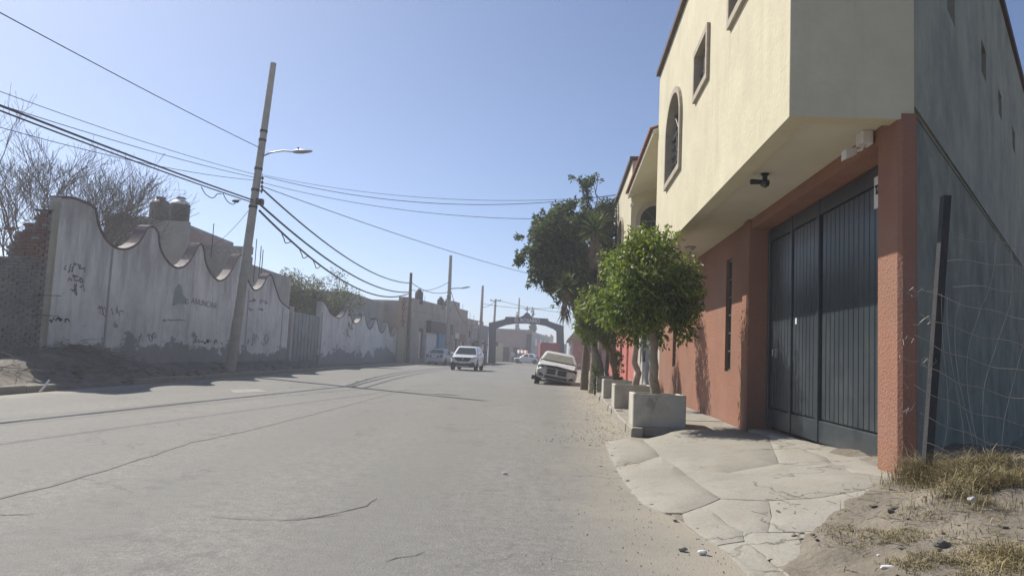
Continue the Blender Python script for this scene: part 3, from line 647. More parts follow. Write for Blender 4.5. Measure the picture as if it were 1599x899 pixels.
# local frame: x = outward (towards the lot), y = along the wall
SM = Matrix.Translation(H(.135, .0, 0)) @ Matrix.Rotation(-sa, 4, 'Z'); side.matrix_basis = wm(house).inverted() @ SM; WM[side.name] = SM
sm = lambda s_, z, d: (-d, s_, z)
vent = [(1.95, 2.55, 5.42, 6.30), (5.15, 5.75, 5.75, 6.25), (7.55, 8.1, 5.80, 6.25), (10.2, 10.8, 5.85, 6.3)]
bpy.data.objects.remove(side)
def sidepart(mb, name, m, par=None): 
    mb.v = [SM @ v for v in mb.v]; return mb.build(name, m, par or house, fix=True)
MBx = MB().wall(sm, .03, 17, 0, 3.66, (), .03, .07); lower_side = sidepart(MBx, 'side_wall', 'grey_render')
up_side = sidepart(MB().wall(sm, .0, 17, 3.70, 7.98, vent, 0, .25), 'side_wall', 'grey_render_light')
sidepart(MB().wall(sm, .0, 17, 3.66, 3.70, (), .02, .25), 'side_ledge', 'grey_render')
sidepart(MB().wall(sm, .0, 17, 7.983, 8.12, (), -.06, .3), 'coping', 'brown_coping')
for (a, b, c, d) in vent: sidepart(MB().box(-.16, -.14, a, b, c, d), 'vent', 'dark_glass', up_side)
sidepart(MB().wall(lambda s_, z, d: (-s_, 16.8 + d, z), .05, 9, 0, 7.9, (), 0, .2), 'back_wall', 'grey_render')

# fittings on the house (things of their own)
def rootH(name, t, s_, z, **kw): return empty(name, H(t, s_, z), -HA, **kw)
c1 = rootH('security_camera', -.59, 2.37, 3.45, label='small black dome camera hanging under the cream soffit', cat='camera')
m_ = MB(); m_.lathe([(.05, .178), (.05, .16), (.03, .15), (.03, .10)], n=14); m_.build('mount', 'black_plastic', c1, local=True, smooth=40)
m_ = MB(); m_.lathe([(.02, .11), (.055, .09), (.062, .06), (.05, .025), (.02, .005), (.001, 0)], n=14); m_.build('dome', 'dark_glass', c1, local=True, smooth=60)
m_ = MB(); m_.lathe([(.03, -.05), (.036, -.17), (.02, -.18)], (0, .0, .07), 12, 'x'); m_.build('lens_barrel', 'black_plastic', c1, local=True, smooth=40)
c2 = rootH('soffit_lamp', -.45, 8.6, 3.545, label='round flush lamp under the soffit above the tall slit window', cat='lamp')
m_ = MB(); m_.lathe([(.11, .085), (.12, .06), (.10, .05)], n=20); m_.build('rim', 'stone_surround', c2, local=True, smooth=40)
m_ = MB(); m_.lathe([(.095, .055), (.07, .02), (.02, .005), (.001, .004)], n=20); m_.build('glass', 'lamp_glass', c2, local=True, smooth=60)
c3 = rootH('floodlight', -.02, .62, 3.40, label='white floodlight box on the orange lintel above the gate', cat='floodlight')
m_ = MB(); m_.bbox(-.11, .005, -.09, .08, .10, .235, .012); m_.build('junction_box', 'white_paint', c3, local=True)
m_ = MB(); m_.tube([(-.05, -.02, .11), (-.09, -.03, .05), (-.14, -.01, .035)], .015, 8); m_.build('arm', 'white_paint', c3, local=True)
m_ = MB(); m_.loft([[(-.14, -.03, .0), (-.14, .05, .0), (-.14, .05, .07), (-.14, -.03, .07)], [(-.25, -.06, -.05), (-.25, .08, -.05), (-.25, .08, .045), (-.25, -.06, .045)]]); m_.build('lamp_head', 'white_paint', c3, local=True, fix=True)
c4 = rootH('porch_lantern', -.35, 12.4, 5.75, label='dark hanging lantern on a rod under the porch roof', cat='lantern')
m_ = MB(); m_.tube([(0, 0, .25), (0, 0, .98)], .012, 6); m_.lathe([(.06, .98), (.06, .95), (.02, .92)], n=10); m_.build('rod', 'dark_steel', c4, local=True)
m_ = MB(); m_.lathe([(.04, 0), (.09, .03), (.11, .17), (.06, .21), (.02, .26)], n=8); m_.build('lantern_body', 'dark_steel', c4, local=True)
c5 = rootH('security_camera', -1.0, 16.33, 6.05, label='small white bullet camera at the corner under the tiled porch roof', cat='camera')
m_ = MB(); m_.lathe([(.05, 0), (.055, .05), (.055, .2), (.03, .22)], (0, -.2, .0), 12, 'y'); m_.build('housing', 'white_paint', c5, local=True, smooth=40)
m_ = MB(); m_.tube([(0, -.1, .05), (0, .0, .1), (0, .07, .1)], .018, 6); m_.build('bracket', 'white_paint', c5, local=True)

# wire fence beside the house
fp0 = at(1448, 720, 6.05); fpt = at(1477, 306, 6.05)
fence = empty('wire_fence', (fp0.x, fp0.y, .3), 0, 'sagging wire mesh fence on a dark steel post by the grey wall', 'fence')
d = (fpt - fp0).normalized(); b0 = fp0 - d * .35
m_ = MB(); u = Vector((1, 0, 0)); v = Vector((0, 1, 0)); r = .030
m_.loft([[q + u * r * a + v * r * b for a, b in ((-1, -1), (1, -1), (1, 1), (-1, 1))] for q in (b0, fpt)]); m_.build('post', 'rust_steel', fence, fix=True)
b2 = Vector((6.2, 4.75, .25)); t2 = b2 + Vector((.05, 0, 2.2)); m_ = MB(); m_.loft([[q + u * r * a + v * r * b for a, b in ((-1, -1), (1, -1), (1, 1), (-1, 1))] for q in (b2, t2)]); m_.build('post', 'rust_steel', fence, fix=True)
heights = [.16, .36, .56, .76, .97, 1.18, 1.39, 1.60, 1.80, 1.98]
def fw(u_, h):   # point on the sagging mesh
    a = fp0.lerp(Vector((b2.x, b2.y, .35)), u_); a = Vector((a.x, a.y, 0)); base = .42 * (1 - u_) + .30 * u_
    k = max(0, 1 - u_ / .22)
    return a + Vector((.02 * math.sin(u_ * 23 + h * 3), -.05 - .03 * math.sin(u_ * 9 + h * 4), base + h * (1.0 - .04 * u_) - .14 * math.sin(math.pi * min(1, u_ * 1.2)) * (.4 + .3 * h) + .10 * k * k * (1 if h < 1.5 else -.6) + .012 * math.sin(u_ * 60 + h * 9)))
starts = [-.02, -.03, -.045, -.03, -.04, -.02, .0, .05, .035, .05]
for h, st in zip(heights, starts):
    N = 70; pts = [fw(st + (1.0 - st) * k / N, h) for k in range(N + 1)]
    MB().tube(pts, .0032, 5).build('strand', 'galvanised_wire', fence)
for k in range(32):
    u_ = .012 + k * .031; top = 1.98 if u_ > .08 else 1.39; N = 20
    pts = [fw(u_ + .02 * math.sin(h * 2 + k) + .03 * (h / 2) ** 2 * (1 - u_), h) for h in [.02 + top * j / N for j in range(N + 1)]]
    MB().tube(pts, .0016, 4).build('stay_wire', 'galvanised_wire', fence)
m_ = MB()
for k in range(9):
    p = fw(-.03 + random.uniform(-.02, .03), random.uniform(.2, 1.6)); pts = [p]
    for j in range(8): p = p + Vector((random.uniform(-.05, .045), random.uniform(-.03, .03), random.uniform(-.05, .04))); pts.append(p)
    m_.tube(pts, .0022, 4)
m_.build('loose_wire', 'galvanised_wire', fence, kind='stuff')

# planters along the kerb
pl_lab = ['square concrete planter with a dark stain at the end of the pavement', 'square concrete planter behind the stained one', 'square concrete planter holding an ivy covered trunk', 'dark square planter beside the spiky plant']
PL = [(-1.80, -.93, 5.72, 6.55, .53), (-1.80, -.93, 10.05, 11.0, .52), (-1.80, -.95, 14.3, 15.2, .50), (-1.78, -1.0, 18.6, 19.4, .50)]
for k, ((a, b, c, e, hgt), lab) in enumerate(zip(PL, pl_lab)):
    o = rootH('planter', (a + b) / 2, (c + e) / 2, .165, label=lab, cat='planter', group='planters along the kerb'); wq, lq = (b - a) / 2, (e - c) / 2
    m_ = MB(); t = .07
    m_.bbox(-wq, wq, -lq, -lq + t, -.01, hgt, .012); m_.bbox(-wq, wq, lq - t, lq, -.01, hgt - .005, .012); m_.bbox(-wq, -wq + t - .002, -lq + t + .002, lq - t - .002, -.01, hgt - .003, .012); m_.bbox(wq - t + .002, wq, -lq + t + .002, lq - t - .002, -.01, hgt - .004, .012)
    m_.build('box', 'planter_concrete' if k < 3 else 'house_render', o, local=True)
    m_ = MB(); N = 8; vs = [(-wq + t * .8 + (2 * wq - t * 1.6) * i / N, -lq + t * .8 + (2 * lq - t * 1.6) * j / N, hgt - .09 + .03 * fbm(i * .7, j * .7 + k)) for j in range(N + 1) for i in range(N + 1)]
    m_.add(vs, [(j * (N + 1) + i, j * (N + 1) + i + 1, (j + 1) * (N + 1) + i + 1, (j + 1) * (N + 1) + i) for j in range(N) for i in range(N)]); m_.build('soil', 'soil', o, local=True)
    if k == 0:
        m_ = MB(); vs = [(.0, 0)] ; n = 26; pts = [(-.15 + .085 * math.cos(2 * math.pi * q / n) * random.uniform(.45, 1.15), .38 + .11 * math.sin(2 * math.pi * q / n) * random.uniform(.45, 1.2)) for q in range(n)]
        m_.add([(x, -lq - .002, z) for x, z in pts], [tuple(range(n))]); m_.build('stain', 'house_render', o, local=True)
# ------------------------------------------------------------------ foliage
def leaves(name, clumps, n, size, m, parent, seed=1, sub=70, sub_r=.28, aspect=.45, droop=.5, shell=.75):
    "clumps: (centre, radii); leaf-sized faces gathered in sub clumps through the crown"
    g = np.random.default_rng(seed); vols = np.array([c[1][0] * c[1][1] * c[1][2] for c in clumps]) ** .75; vols /= vols.sum(); C_ = []; ext = []
    for (c, r), v in zip(clumps, vols):
        k = max(3, int(sub * v)); d = g.normal(size=(k, 3)); d /= np.linalg.norm(d, axis=1)[:, None]
        rad = shell + (1 - shell) * g.random(k); rad[: k // 4] *= g.random(k // 4)
        C_.append(np.array(c) + d * rad[:, None] * np.array(r) * (1 + .12 * g.normal(size=(k, 1)))); ext += [min(r) * sub_r * f for f in g.uniform(.6, 1.5, k)]
    C_ = np.vstack(C_); ext = np.array(ext); cen = np.average([np.array(c[0]) for c in clumps], axis=0, weights=vols)
    idx = g.choice(len(C_), n, p=(ext ** 2) / (ext ** 2).sum()); p = C_[idx] + np.clip(g.normal(size=(n, 3)), -1.7, 1.7) * ext[idx][:, None] * .52
    d = g.normal(size=(n, 3)); out = p - cen; out /= np.linalg.norm(out, axis=1)[:, None] + 1e-9; d = d * .8 + out * .7; d[:, 2] -= droop; d /= np.linalg.norm(d, axis=1)[:, None]
    side_ = np.cross(d, g.normal(size=(n, 3))); side_ /= np.linalg.norm(side_, axis=1)[:, None]; nr = np.cross(d, side_)
    L = size * g.uniform(.6, 1.3, n)[:, None]; W = L * aspect
    v = np.stack([p, p + d * L * .45 + side_ * W * .5 + nr * W * .12, p + d * L - nr * L * .12, p + d * L * .45 - side_ * W * .5 + nr * W * .12], 1).reshape(-1, 3)
    inv = np.array(wm(parent).inverted()); v = v @ inv[:3, :3].T + inv[:3, 3]
    me = bpy.data.meshes.new(name); me.vertices.add(n * 4); me.vertices.foreach_set('co', v.ravel()); me.loops.add(n * 6); me.polygons.add(n * 2)
    b = np.arange(n) * 4; me.loops.foreach_set('vertex_index', np.stack([b, b + 1, b + 2, b, b + 2, b + 3], 1).ravel().astype(np.int32))
    me.polygons.foreach_set('loop_start', (np.arange(n * 2) * 3).astype(np.int32)); me.update(calc_edges=True); me.validate()
    me.materials.append(MATS[m]); o = bpy.data.objects.new(name, me); COL.objects.link(o); o.parent = parent; WM[o.name] = wm(parent); return o
def limb(mb, a, b, r0, r1, n=7, wob=.06, seg=6):
    a, b = Vector(a), Vector(b); L = (b - a).length
    pts = [a.lerp(b, k / seg) + (Vector((random.gauss(0, 1), random.gauss(0, 1), random.gauss(0, .4))) * wob * L * .4 if 0 < k < seg else Vector()) for k in range(seg + 1)]
    mb.tube(pts, [r0 + (r1 - r0) * k / seg for k in range(seg + 1)], n); return pts
def up(P, z): return Vector((P[0], P[1], z))
def tree(name, base, clumps, n, size, leaf, label, barkm='bark', r0=.08, seed=3, group=None, forks=6, fork_at=.55, **kw):
    o = empty(name, base, 0, label, 'tree', group); top = max(clumps, key=lambda c: c[1][0])[0]; m_ = MB()
    mid = Vector(base).lerp(Vector((top[0], top[1], top[2])), fork_at) ; pts = limb(m_, Vector(base) - Vector((0, 0, .05)), mid, r0, r0 * .72, 10, .05)
    for k in range(forks):
        c, r = clumps[k % len(clumps)]; e = Vector(c) + Vector((random.uniform(-.6, .6) * r[0], random.uniform(-.6, .6) * r[1], random.uniform(-.2, .6) * r[2]))
        q = limb(m_, mid - Vector((0, 0, random.uniform(0, .1))), e, r0 * .45, r0 * .1, 6, .1)
        for j in range(2): limb(m_, q[3 + j], q[3 + j] + Vector((random.uniform(-.5, .5) * r[0], random.uniform(-.5, .5) * r[1], random.uniform(0, .5) * r[2])), r0 * .2, r0 * .05, 5, .1, 4)
    m_.build('trunk', barkm, o, smooth=70); leaves('crown', clumps, n, size, leaf, o, seed, **kw); return o
# ficus in the near planter
B = H(-1.38, 6.12, .60)
c0 = at(1013, 444, 12.85)
tree('ficus_tree', B, [((c0.x, c0.y, c0.z), (.78, .8, .74)), ((c0.x - .42, c0.y - .1, c0.z - .28), (.50, .6, .42)), ((c0.x + .40, c0.y, c0.z - .30), (.48, .55, .45)), ((c0.x + .05, c0.y, c0.z + .52), (.42, .45, .34)), ((c0.x - .35, c0.y, c0.z + .40), (.36, .4, .3)), ((c0.x, c0.y, c0.z - .62), (.66, .6, .42)), ((c0.x + .66, c0.y, c0.z + .02), (.2, .25, .16))],
     17000, .09, 'ficus_leaf', 'bright green round ficus tree growing from the stained planter', 'bark_pale', .095, 5, fork_at=.58, sub=120, sub_r=.36, droop=.9, shell=.86)
P = at(992, 520, 17.4); B = H(-1.32, 10.5, .60)
tree('ficus_tree', B, [((B.x + .05, B.y, 2.75), (.62, .7, .62)), ((B.x - .2, B.y, 2.4), (.4, .5, .35))], 4200, .085, 'ficus_leaf_dark', 'pale trunked ficus tree in the second planter from the driveway', 'bark_pale', .085, 6, sub=70, sub_r=.28, droop=.6)
c0 = at(938, 492, 21.2); B = H(-1.38, 14.75, .58)
tree('ficus_tree', B, [((c0.x, c0.y, c0.z), (.70, .75, .80)), ((c0.x - .28, c0.y, c0.z - .25), (.45, .5, .5)), ((c0.x + .3, c0.y, c0.z - .1), (.6, .5, .7)), ((c0.x, c0.y, c0.z - .62), (.5, .5, .38))],
     12000, .085, 'ficus_leaf', 'bushy green ficus tree above the ivy covered trunk', 'bark', .09, 7, fork_at=.5, sub=120, sub_r=.24, droop=.65)
ivy = empty('ivy', B, 0, 'climbing ivy on the trunk in the third planter', 'ivy'); leaves('leaf_cover', [((B.x, B.y - .02, 1.05), (.13, .13, .55))], 900, .07, 'ficus_leaf_dark', ivy, 9, sub=40, sub_r=.4)
# big dark evergreen behind them
B = H(-1.35, 21.3, .15); YB = 28.2
def cl(px, py, rx_, rz_, dy=0, ry=None): P = at(px, py, YB + dy); k = (YB + dy) / FPX; return ((P.x, P.y, P.z), (rx_ * k, (ry or rx_) * k, rz_ * k))
tree('evergreen_tree', B, [cl(868, 372, 46, 44), cl(850, 408, 38, 32), cl(888, 420, 44, 40), cl(893, 352, 34, 36), cl(838, 384, 20, 18), cl(932, 356, 26, 26, 1), cl(935, 400, 36, 50, 1), cl(906, 455, 30, 34), cl(832, 440, 14, 10), cl(872, 448, 22, 20), cl(868, 478, 7, 22), cl(820, 402, 20, 26), cl(812, 376, 14, 10), cl(856, 336, 16, 14), cl(925, 440, 34, 40, .5), cl(948, 365, 24, 46, 1), cl(940, 470, 26, 34, 1)],
     46000, .16, 'evergreen_leaf', 'big dark evergreen tree leaning over the road past the planters', 'bark', .2, 11, forks=10, fork_at=.62, sub=260, sub_r=.3, droop=.3, shell=.7)
B2 = H(-.9, 22.6, .15)
o = tree('slender_tree', B2, [cl(912, 297, 10, 20, 1.5), cl(899, 281, 11, 6, 1.5), cl(931, 277, 8, 7, 1.5), cl(914, 322, 9, 14, 1.5), cl(942, 334, 14, 18, 2), cl(922, 286, 8, 8, 1.5)], 4200, .12, 'evergreen_leaf', 'slender dark treetop rising above the evergreen crown', 'bark', .09, 13, forks=6, fork_at=.9, sub=60, sub_r=.6, droop=.1)
# yucca rosettes
def rosette(mb, c, r, n, seed, wd=.05):
    g = random.Random(seed)
    for k in range(n):
        az = g.uniform(0, 2 * math.pi); el = g.uniform(-.55, 1.45); L = r * g.uniform(.75, 1.1); d = Vector((math.cos(az) * math.cos(el), math.sin(az) * math.cos(el), math.sin(el)))
        s_ = d.cross(Vector((0, 0, 1))); s_ = s_.normalized() if s_.length > .01 else Vector((1, 0, 0)); nn = s_.cross(d)
        a = Vector(c); m1 = a + d * L * .5 + nn * L * .03; e = a + d * L - Vector((0, 0, L * .12 * g.random()))
        mb.add([a - s_ * wd * .4, a + s_ * wd * .4, m1 + s_ * wd * .5, m1 - s_ * wd * .5, e], [(0, 1, 2, 3), (3, 2, 4)])
for k, (px, py, dy, r, lab) in enumerate([(929, 362, -3.6, .82, 'tall yucca with a spiky head against the evergreen crown'), (884, 450, -3.4, .62, 'lower leaning yucca with a spiky head at the evergreen\'s edge')]):
    P = at(px, py, YB + dy); Bq = H(-1.2 + .12 * k, 20.6 + k * .35, .15); o = empty('yucca', Bq, 0, lab, 'yucca', 'yuccas in front of the evergreen')
    m_ = MB(); limb(m_, Bq, P, .08, .05, 9, .05, 8); m_.build('trunk', 'bark_grey', o, smooth=70)
    m_ = MB(); rosette(m_, P, r, 120, 20 + k, .075); m_.build('leaf_head', 'yucca_leaf', o)
    m_ = MB(); 
    for j in range(70):
        q = P - Vector((random.uniform(-.12, .12), random.uniform(-.12, .12), random.uniform(.1, .9))); e = q + Vector((random.uniform(-.25, .25), random.uniform(-.25, .25), -random.uniform(.3, .6)))
        m_.add([q - Vector((.02, 0, 0)), q + Vector((.02, 0, 0)), e], [(0, 1, 2)])
    m_.build('dead_leaves', 'dry_twig', o)
o = empty('spiky_plant', H(-1.86, 18.2, .12), 0, 'small green spiky plant at the kerb beside the dark planter', 'plant'); m_ = MB(); rosette(m_, H(-1.84, 18.2, .72), .5, 60, 31, .045); rosette(m_, H(-1.86, 18.15, .3), .4, 40, 32, .04); m_.build('leaf_head', 'yucca_leaf', o)
m_ = MB(); m_.tube([H(-1.86, 18.2, .05), H(-1.84, 18.2, .75)], .035, 7); m_.build('stem', 'bark', o)
# a pale bare trunk and a thin post between the trees
for k, (px, Y, r, h, lab, mm) in enumerate([(925, 27.0, .15, 3.6, 'pale straight tree trunk between the spiky plant and the ivy', 'bark_pale'), (912, 29.5, .16, 4.5, 'dark tree trunk behind the wrecked car', 'bark')]):
    P = at(px, 600, Y); o = empty('tree_trunk', (P.x, P.y, .15), 0, lab, 'tree trunk'); m_ = MB(); limb(m_, (P.x, P.y, .0), (P.x + .05, P.y, h), r, r * .75, 10, .03); m_.build('stem', mm, o, smooth=70)
# tufts in the planters
for k, (t, s_) in enumerate([(-1.55, 5.95), (-1.5, 10.4)]):
    m_ = MB(); P = H(t, s_, .60)
    for j in range(60): 
        a = P + Vector((random.gauss(0, .08), random.gauss(0, .08), 0)); e = a + Vector((random.gauss(0, .07), random.gauss(0, .07), random.uniform(.05, .16))); m_.add([a - Vector((.006, 0, 0)), a + Vector((.006, 0, 0)), e], [(0, 1, 2)])
    m_.build('weed_tuft', 'ficus_leaf', label=['green weed tuft at the foot of the near ficus', 'green weed tuft in the second planter'][k], cat='weeds', kind='stuff')

# dry grass on the mound
m_ = MB(); g = random.Random(4)
def blades(cx, cy, rx_, ry_, n, h, lean=.6):
    for k in range(n):
        x, y = g.gauss(cx, rx_), g.gauss(cy, ry_); t, s_ = hts((x, y))
        nz = fbm(x, y, 3.2, 3)
        if t - edge_t(s_) < .55 or s_ > -.08 and t < .6 or nz < -.24: continue
        z = lot_z(x, y) - .01; a = g.uniform(0, 6.28); L = h * g.uniform(.3, 1.25) * (.6 + 1.1 * max(0, nz + .2)); le = g.uniform(.2, 1) * lean * L; d = Vector((math.cos(a), math.sin(a), 0)); s2 = Vector((-d.y, d.x, 0)) * g.uniform(.001, .0024)
        p0 = Vector((x, y, z)); p1 = p0 + d * le * .35 + Vector((0, 0, L * .6)); p2 = p0 + d * le * 1.3 + Vector((0, 0, L * g.uniform(.5, 1.0)))
        m_.add([p0 - s2, p0 + s2, p1 + s2, p1 - s2, p2], [(0, 1, 2, 3), (3, 2, 4)])
PM = [on_walk(*q) for q in ((1460, 760), (1500, 770), (1545, 800), (1580, 800), (1500, 800), (1390, 830), (1430, 860), (1350, 830), (1520, 880), (1590, 880), (1560, 770), (1370, 860), (1470, 890))]
for k, (P, r, n, h) in enumerate(zip(PM, (.14, .13, .13, .16, .14, .17, .16, .13, .18, .2, .2, .14, .2), (1700, 1300, 1100, 900, 350, 900, 800, 450, 900, 900, 1200, 600, 700), (.19, .17, .17, .15, .10, .06, .06, .045, .07, .08, .16, .05, .06))):
    blades(P.x, P.y, r, r * .8, int(n * 1.3), h * .9, 1.2)
blades(4.7, 5.7, .6, .3, 1800, .10, 1.3); blades(3.2, 4.2, .5, .5, 1500, .05, 1.4); blades(6, 5, 1.5, 1.2, 2500, .10, 1.3)
for k in range(900):
    x, y = g.uniform(2.0, 5.5), g.uniform(3.4, 6.4); t, s_ = hts((x, y))
    if t - edge_t(s_) < .3 or s_ > -.1 and t < .6: continue
    a = g.uniform(0, 6.28); L = g.uniform(.03, .14); z = lot_z(x, y) + .006; p = Vector((x, y, z)); m_.tube([p, p + Vector((math.cos(a) * L, math.sin(a) * L, g.uniform(-.004, .02)))], .002, 3, False)
m_.build('dry_grass', 'dry_straw', label='straw coloured dry grass on the mound by the wire fence', cat='dry grass', kind='stuff')
def lump(name, P, r, flat, m, label, cat, group=None, seed=1):
    bm = bmesh.new(); bmesh.ops.create_icosphere(bm, subdivisions=2, radius=1); gg = random.Random(seed); off = Vector((gg.uniform(0, 50), 0, 0))
    b = MB(); 
    for v in bm.verts: v.co = Vector((v.co.x * r[0], v.co.y * r[1], v.co.z * flat)) * (1 + .35 * mnoise.noise(v.co * 1.8 + off))
    bm.verts.index_update(); b.add([v.co + Vector(P) for v in bm.verts], [tuple(v.index for v in f.verts) for f in bm.faces]); bm.free()
    return b.build(name, m, label=label, cat=cat, group=group)
def lot_px(px, py):
    z = .3
    for _ in range(10): P = gz(px, py, z); z = lot_z(P.x, P.y)
    return P
m_ = MB()
for k in range(260):
    x, y = g.uniform(2.0, 5.2), g.uniform(3.6, 6.3); t, s_ = hts((x, y))
    if t - edge_t(s_) < .25 or s_ > -.1 and t < .6: continue
    r = g.uniform(.006, .02) * (2 if g.random() < .05 else 1); z = lot_z(x, y)
    vs = [(x + dx * r * g.uniform(.5, 1.2), y + dy * r * g.uniform(.5, 1.2), z - .004 + (0 if dz < 0 else r * g.uniform(.4, .9))) for dz in (-1, 1) for dx, dy in ((-1, -1), (1, -1), (1, 1), (-1, 1))]
    m_.add(vs, [(0, 3, 2, 1), (4, 5, 6, 7), (0, 1, 5, 4), (1, 2, 6, 5), (2, 3, 7, 6), (3, 0, 4, 7)])
m_.build('lot_gravel', 'road_dirt', label='loose gravel on the dirt beside the driveway', cat='gravel', kind='stuff')
for k, (px, py, rr, fl, mm, lab) in enumerate([(1387, 887, .045, .014, 'white_paint', 'flat white rubble chip on the dry ground beside the driveway'), (1372, 868, .014, .009, 'white_paint', 'tiny white chip in the dry grass'), (1470, 855, .05, .035, 'dark_dirt', 'dark clod of earth in the dry grass'), (1518, 782, .03, .018, 'planter_concrete', 'pale stone in the straw under the wire fence')]):
    P = lot_px(px, py); lump('stone', P + Vector((0, 0, fl * .5)), (rr, rr * .6), fl, mm, lab, 'stone', None, k)
for k, (px, py, rr, lab) in enumerate([(1097, 863, .035, 'white concrete chip lying on the asphalt'), (1066, 858, .032, 'grey concrete chip lying beside the white one on the asphalt'), (789, 739, .03, 'lone pale pebble on the open asphalt')]):
    P = gz(px, py, .01); lump('concrete_chip', P + Vector((0, 0, .006)), (rr, rr * .6), .014, 'white_paint' if k != 1 else 'concrete_kerb', lab, 'rubble', None, 10 + k)
for k, (px, py) in enumerate([(1240, 838), (1252, 834), (1251, 843)]):
    P = on_walk(px, py); lump('clod', P + Vector((0, 0, .008)), (.02, .014), .012, 'dark_dirt', 'small dark clod on the driveway concrete', 'clod', 'clods on the driveway', 20 + k)
# ------------------------------------------------------------------ left: scalloped wall
LW = Vector((-12.9, 0, 0)); LD = Vector((.034, 1, 0)).normalized(); LN = Vector((LD.y, -LD.x, 0))     # LN points to the road
def lw(px, py): P = pl(px, py, LW, LN); return ((P - LW).dot(LD), P.z)
def LP(s_, z, d=0): return LW + LD * s_ + LN * d + Vector((0, 0, z))
def densify(pts, step=.12):
    # Catmull-Rom through the measured outline
    out = []
    for i in range(len(pts) - 1):
        p0, p1, p2, p3 = [np.array(pts[max(0, min(len(pts) - 1, j))]) for j in (i - 1, i, i + 1, i + 2)]
        n = max(1, int(np.linalg.norm(p2 - p1) / step))
        for k in range(n):
            t = k / n; out.append(tuple(.5 * ((2 * p1) + (-p0 + p2) * t + (2 * p0 - 5 * p1 + 4 * p2 - p3) * t * t + (-p0 + 3 * p1 - 3 * p2 + p3) * t ** 3)))
    out.append(tuple(pts[-1])); return out
def scallops(name, pts, th, label):
    root = empty(name, LP(pts[0][0], 0), 0, label, 'wall'); o_ = pts; n = len(o_)
    f = MB(); vs = [LP(s_, z) for s_, z in o_] + [LP(s_, 0) for s_, z in o_]
    f.add(vs, [(i, n + i, n + i + 1, i + 1) for i in range(n - 1)])
    vs = [LP(s_, z, -th) for s_, z in o_] + [LP(s_, 0, -th) for s_, z in o_]
    f.add(vs, [(i + 1, n + i + 1, n + i, i) for i in range(n - 1)])
    for s_, z in (o_[0], o_[-1]): f.add([LP(s_, 0), LP(s_, 0, -th), LP(s_, z, -th), LP(s_, z)], [(0, 1, 2, 3)])
    for i in range(n - 1): f.add([LP(*o_[i]), LP(*o_[i + 1]), LP(*o_[i + 1], -th), LP(*o_[i], -th)], [(0, 1, 2, 3)])
    f.build('wall_face', 'weathered_white_paint', root, fix=True)
    # coping laid over the edge: painted where it is steep, bare concrete in the dips
    steep = MB(); flat = MB(); front = MB(); e = .035
    nrm = []
    for i in range(n):
        a = np.array(o_[max(0, i - 1)]); b = np.array(o_[min(n - 1, i + 1)]); d = (b - a) / (np.linalg.norm(b - a) + 1e-9); nrm.append((-d[1], d[0]))
    off = [(o_[i][0] + nrm[i][0] * e, o_[i][1] + nrm[i][1] * e) for i in range(n)]; dn = [(o_[i][0] - nrm[i][0] * .035, o_[i][1] - nrm[i][1] * .035) for i in range(n)]
    for i in range(n - 1):
        tgt = flat if abs(nrm[i][0]) < .8 and o_[i][1] < CUT(o_[i][0]) else steep
        tgt.add([LP(*off[i], .0), LP(*off[i + 1], .0), LP(*off[i + 1], -th - .02), LP(*off[i], -th - .02)], [(0, 1, 2, 3)])
        tgt.add([LP(*off[i], -th - .02), LP(*off[i + 1], -th - .02), LP(*dn[i + 1], -th - .02), LP(*dn[i], -th - .02)], [(0, 1, 2, 3)])
        front.add([LP(*off[i], .03), LP(*off[i + 1], .03), LP(*dn[i + 1], .03), LP(*dn[i], .03)], [(3, 2, 1, 0)])
        front.add([LP(*off[i], .03), LP(*off[i + 1], .03), LP(*off[i + 1], .0), LP(*off[i], .0)], [(0, 1, 2, 3)])
        front.add([LP(*dn[i], .03), LP(*dn[i + 1], .03), LP(*dn[i + 1], .0), LP(*dn[i], .0)], [(3, 2, 1, 0)])
    steep.build('coping', 'trim_purple', root); flat.build('ledge', 'ledge_concrete', root); front.build('edge_moulding', 'trim_purple', root)
    return root
CUT = lambda s_: 4.15
px1 = [(96, 308), (104, 308), (114, 309), (128, 314), (143, 321), (149, 326), (152, 345), (158, 362), (167, 376), (179, 386), (192, 389), (205, 386), (216, 378), (224, 366), (230, 355), (236, 353), (243, 357), (247, 364), (249, 384), (256, 400), (266, 413), (277, 418), (288, 415), (298, 404), (305, 391), (310, 382), (315, 382), (318, 390), (321, 410), (329, 427), (341, 438), (352, 434), (361, 422), (368, 408), (373, 399), (379, 400), (381, 412), (385, 432), (391, 446), (398, 453), (407, 449), (413, 440), (417, 431), (421, 428), (425, 432)]
sec1 = densify([lw(*q) for q in px1], .13); tail = [lw(431, 452), lw(438, 470), lw(452, 482)]
w1 = scallops('scalloped_wall', sec1 + densify([sec1[-1]] + tail, .2)[1:], .32, 'tall grey white scalloped wall with graffiti and purple edges behind the leaning lamp pole')
px2 = [(503, 470), (508, 474), (514, 486), (521, 493), (531, 496), (537, 491), (541, 483), (544, 479), (546, 488), (550, 500), (556, 505), (562, 500), (566, 492), (568, 489), (570, 496), (573, 508), (577.5, 514), (582, 508), (585, 500), (587, 497), (589, 504), (592, 515), (596, 520), (600, 515), (603, 507), (605, 503), (607, 511), (609, 521), (612, 525), (616, 521), (619, 513), (621, 511)]
CUT = lambda s_: 3.45
sec2 = densify([lw(*q) for q in px2], .25)
w2 = scallops('scalloped_wall', sec2, .32, 'lower pale scalloped wall running up to the orange shop sign')
# plaster pilaster lines and end pillar strip on the near wall
for px in (170, 389, 444):
    s_ = lw(px, 450)[0]; m_ = MB(); m_.wall(LP, s_ - .05, s_ + .05, .2, (3.9 if px == 170 else 3.6 if px == 389 else 3.1), (), .014, -.01); m_.build('pilaster_strip', 'house_render', w1, fix=True)
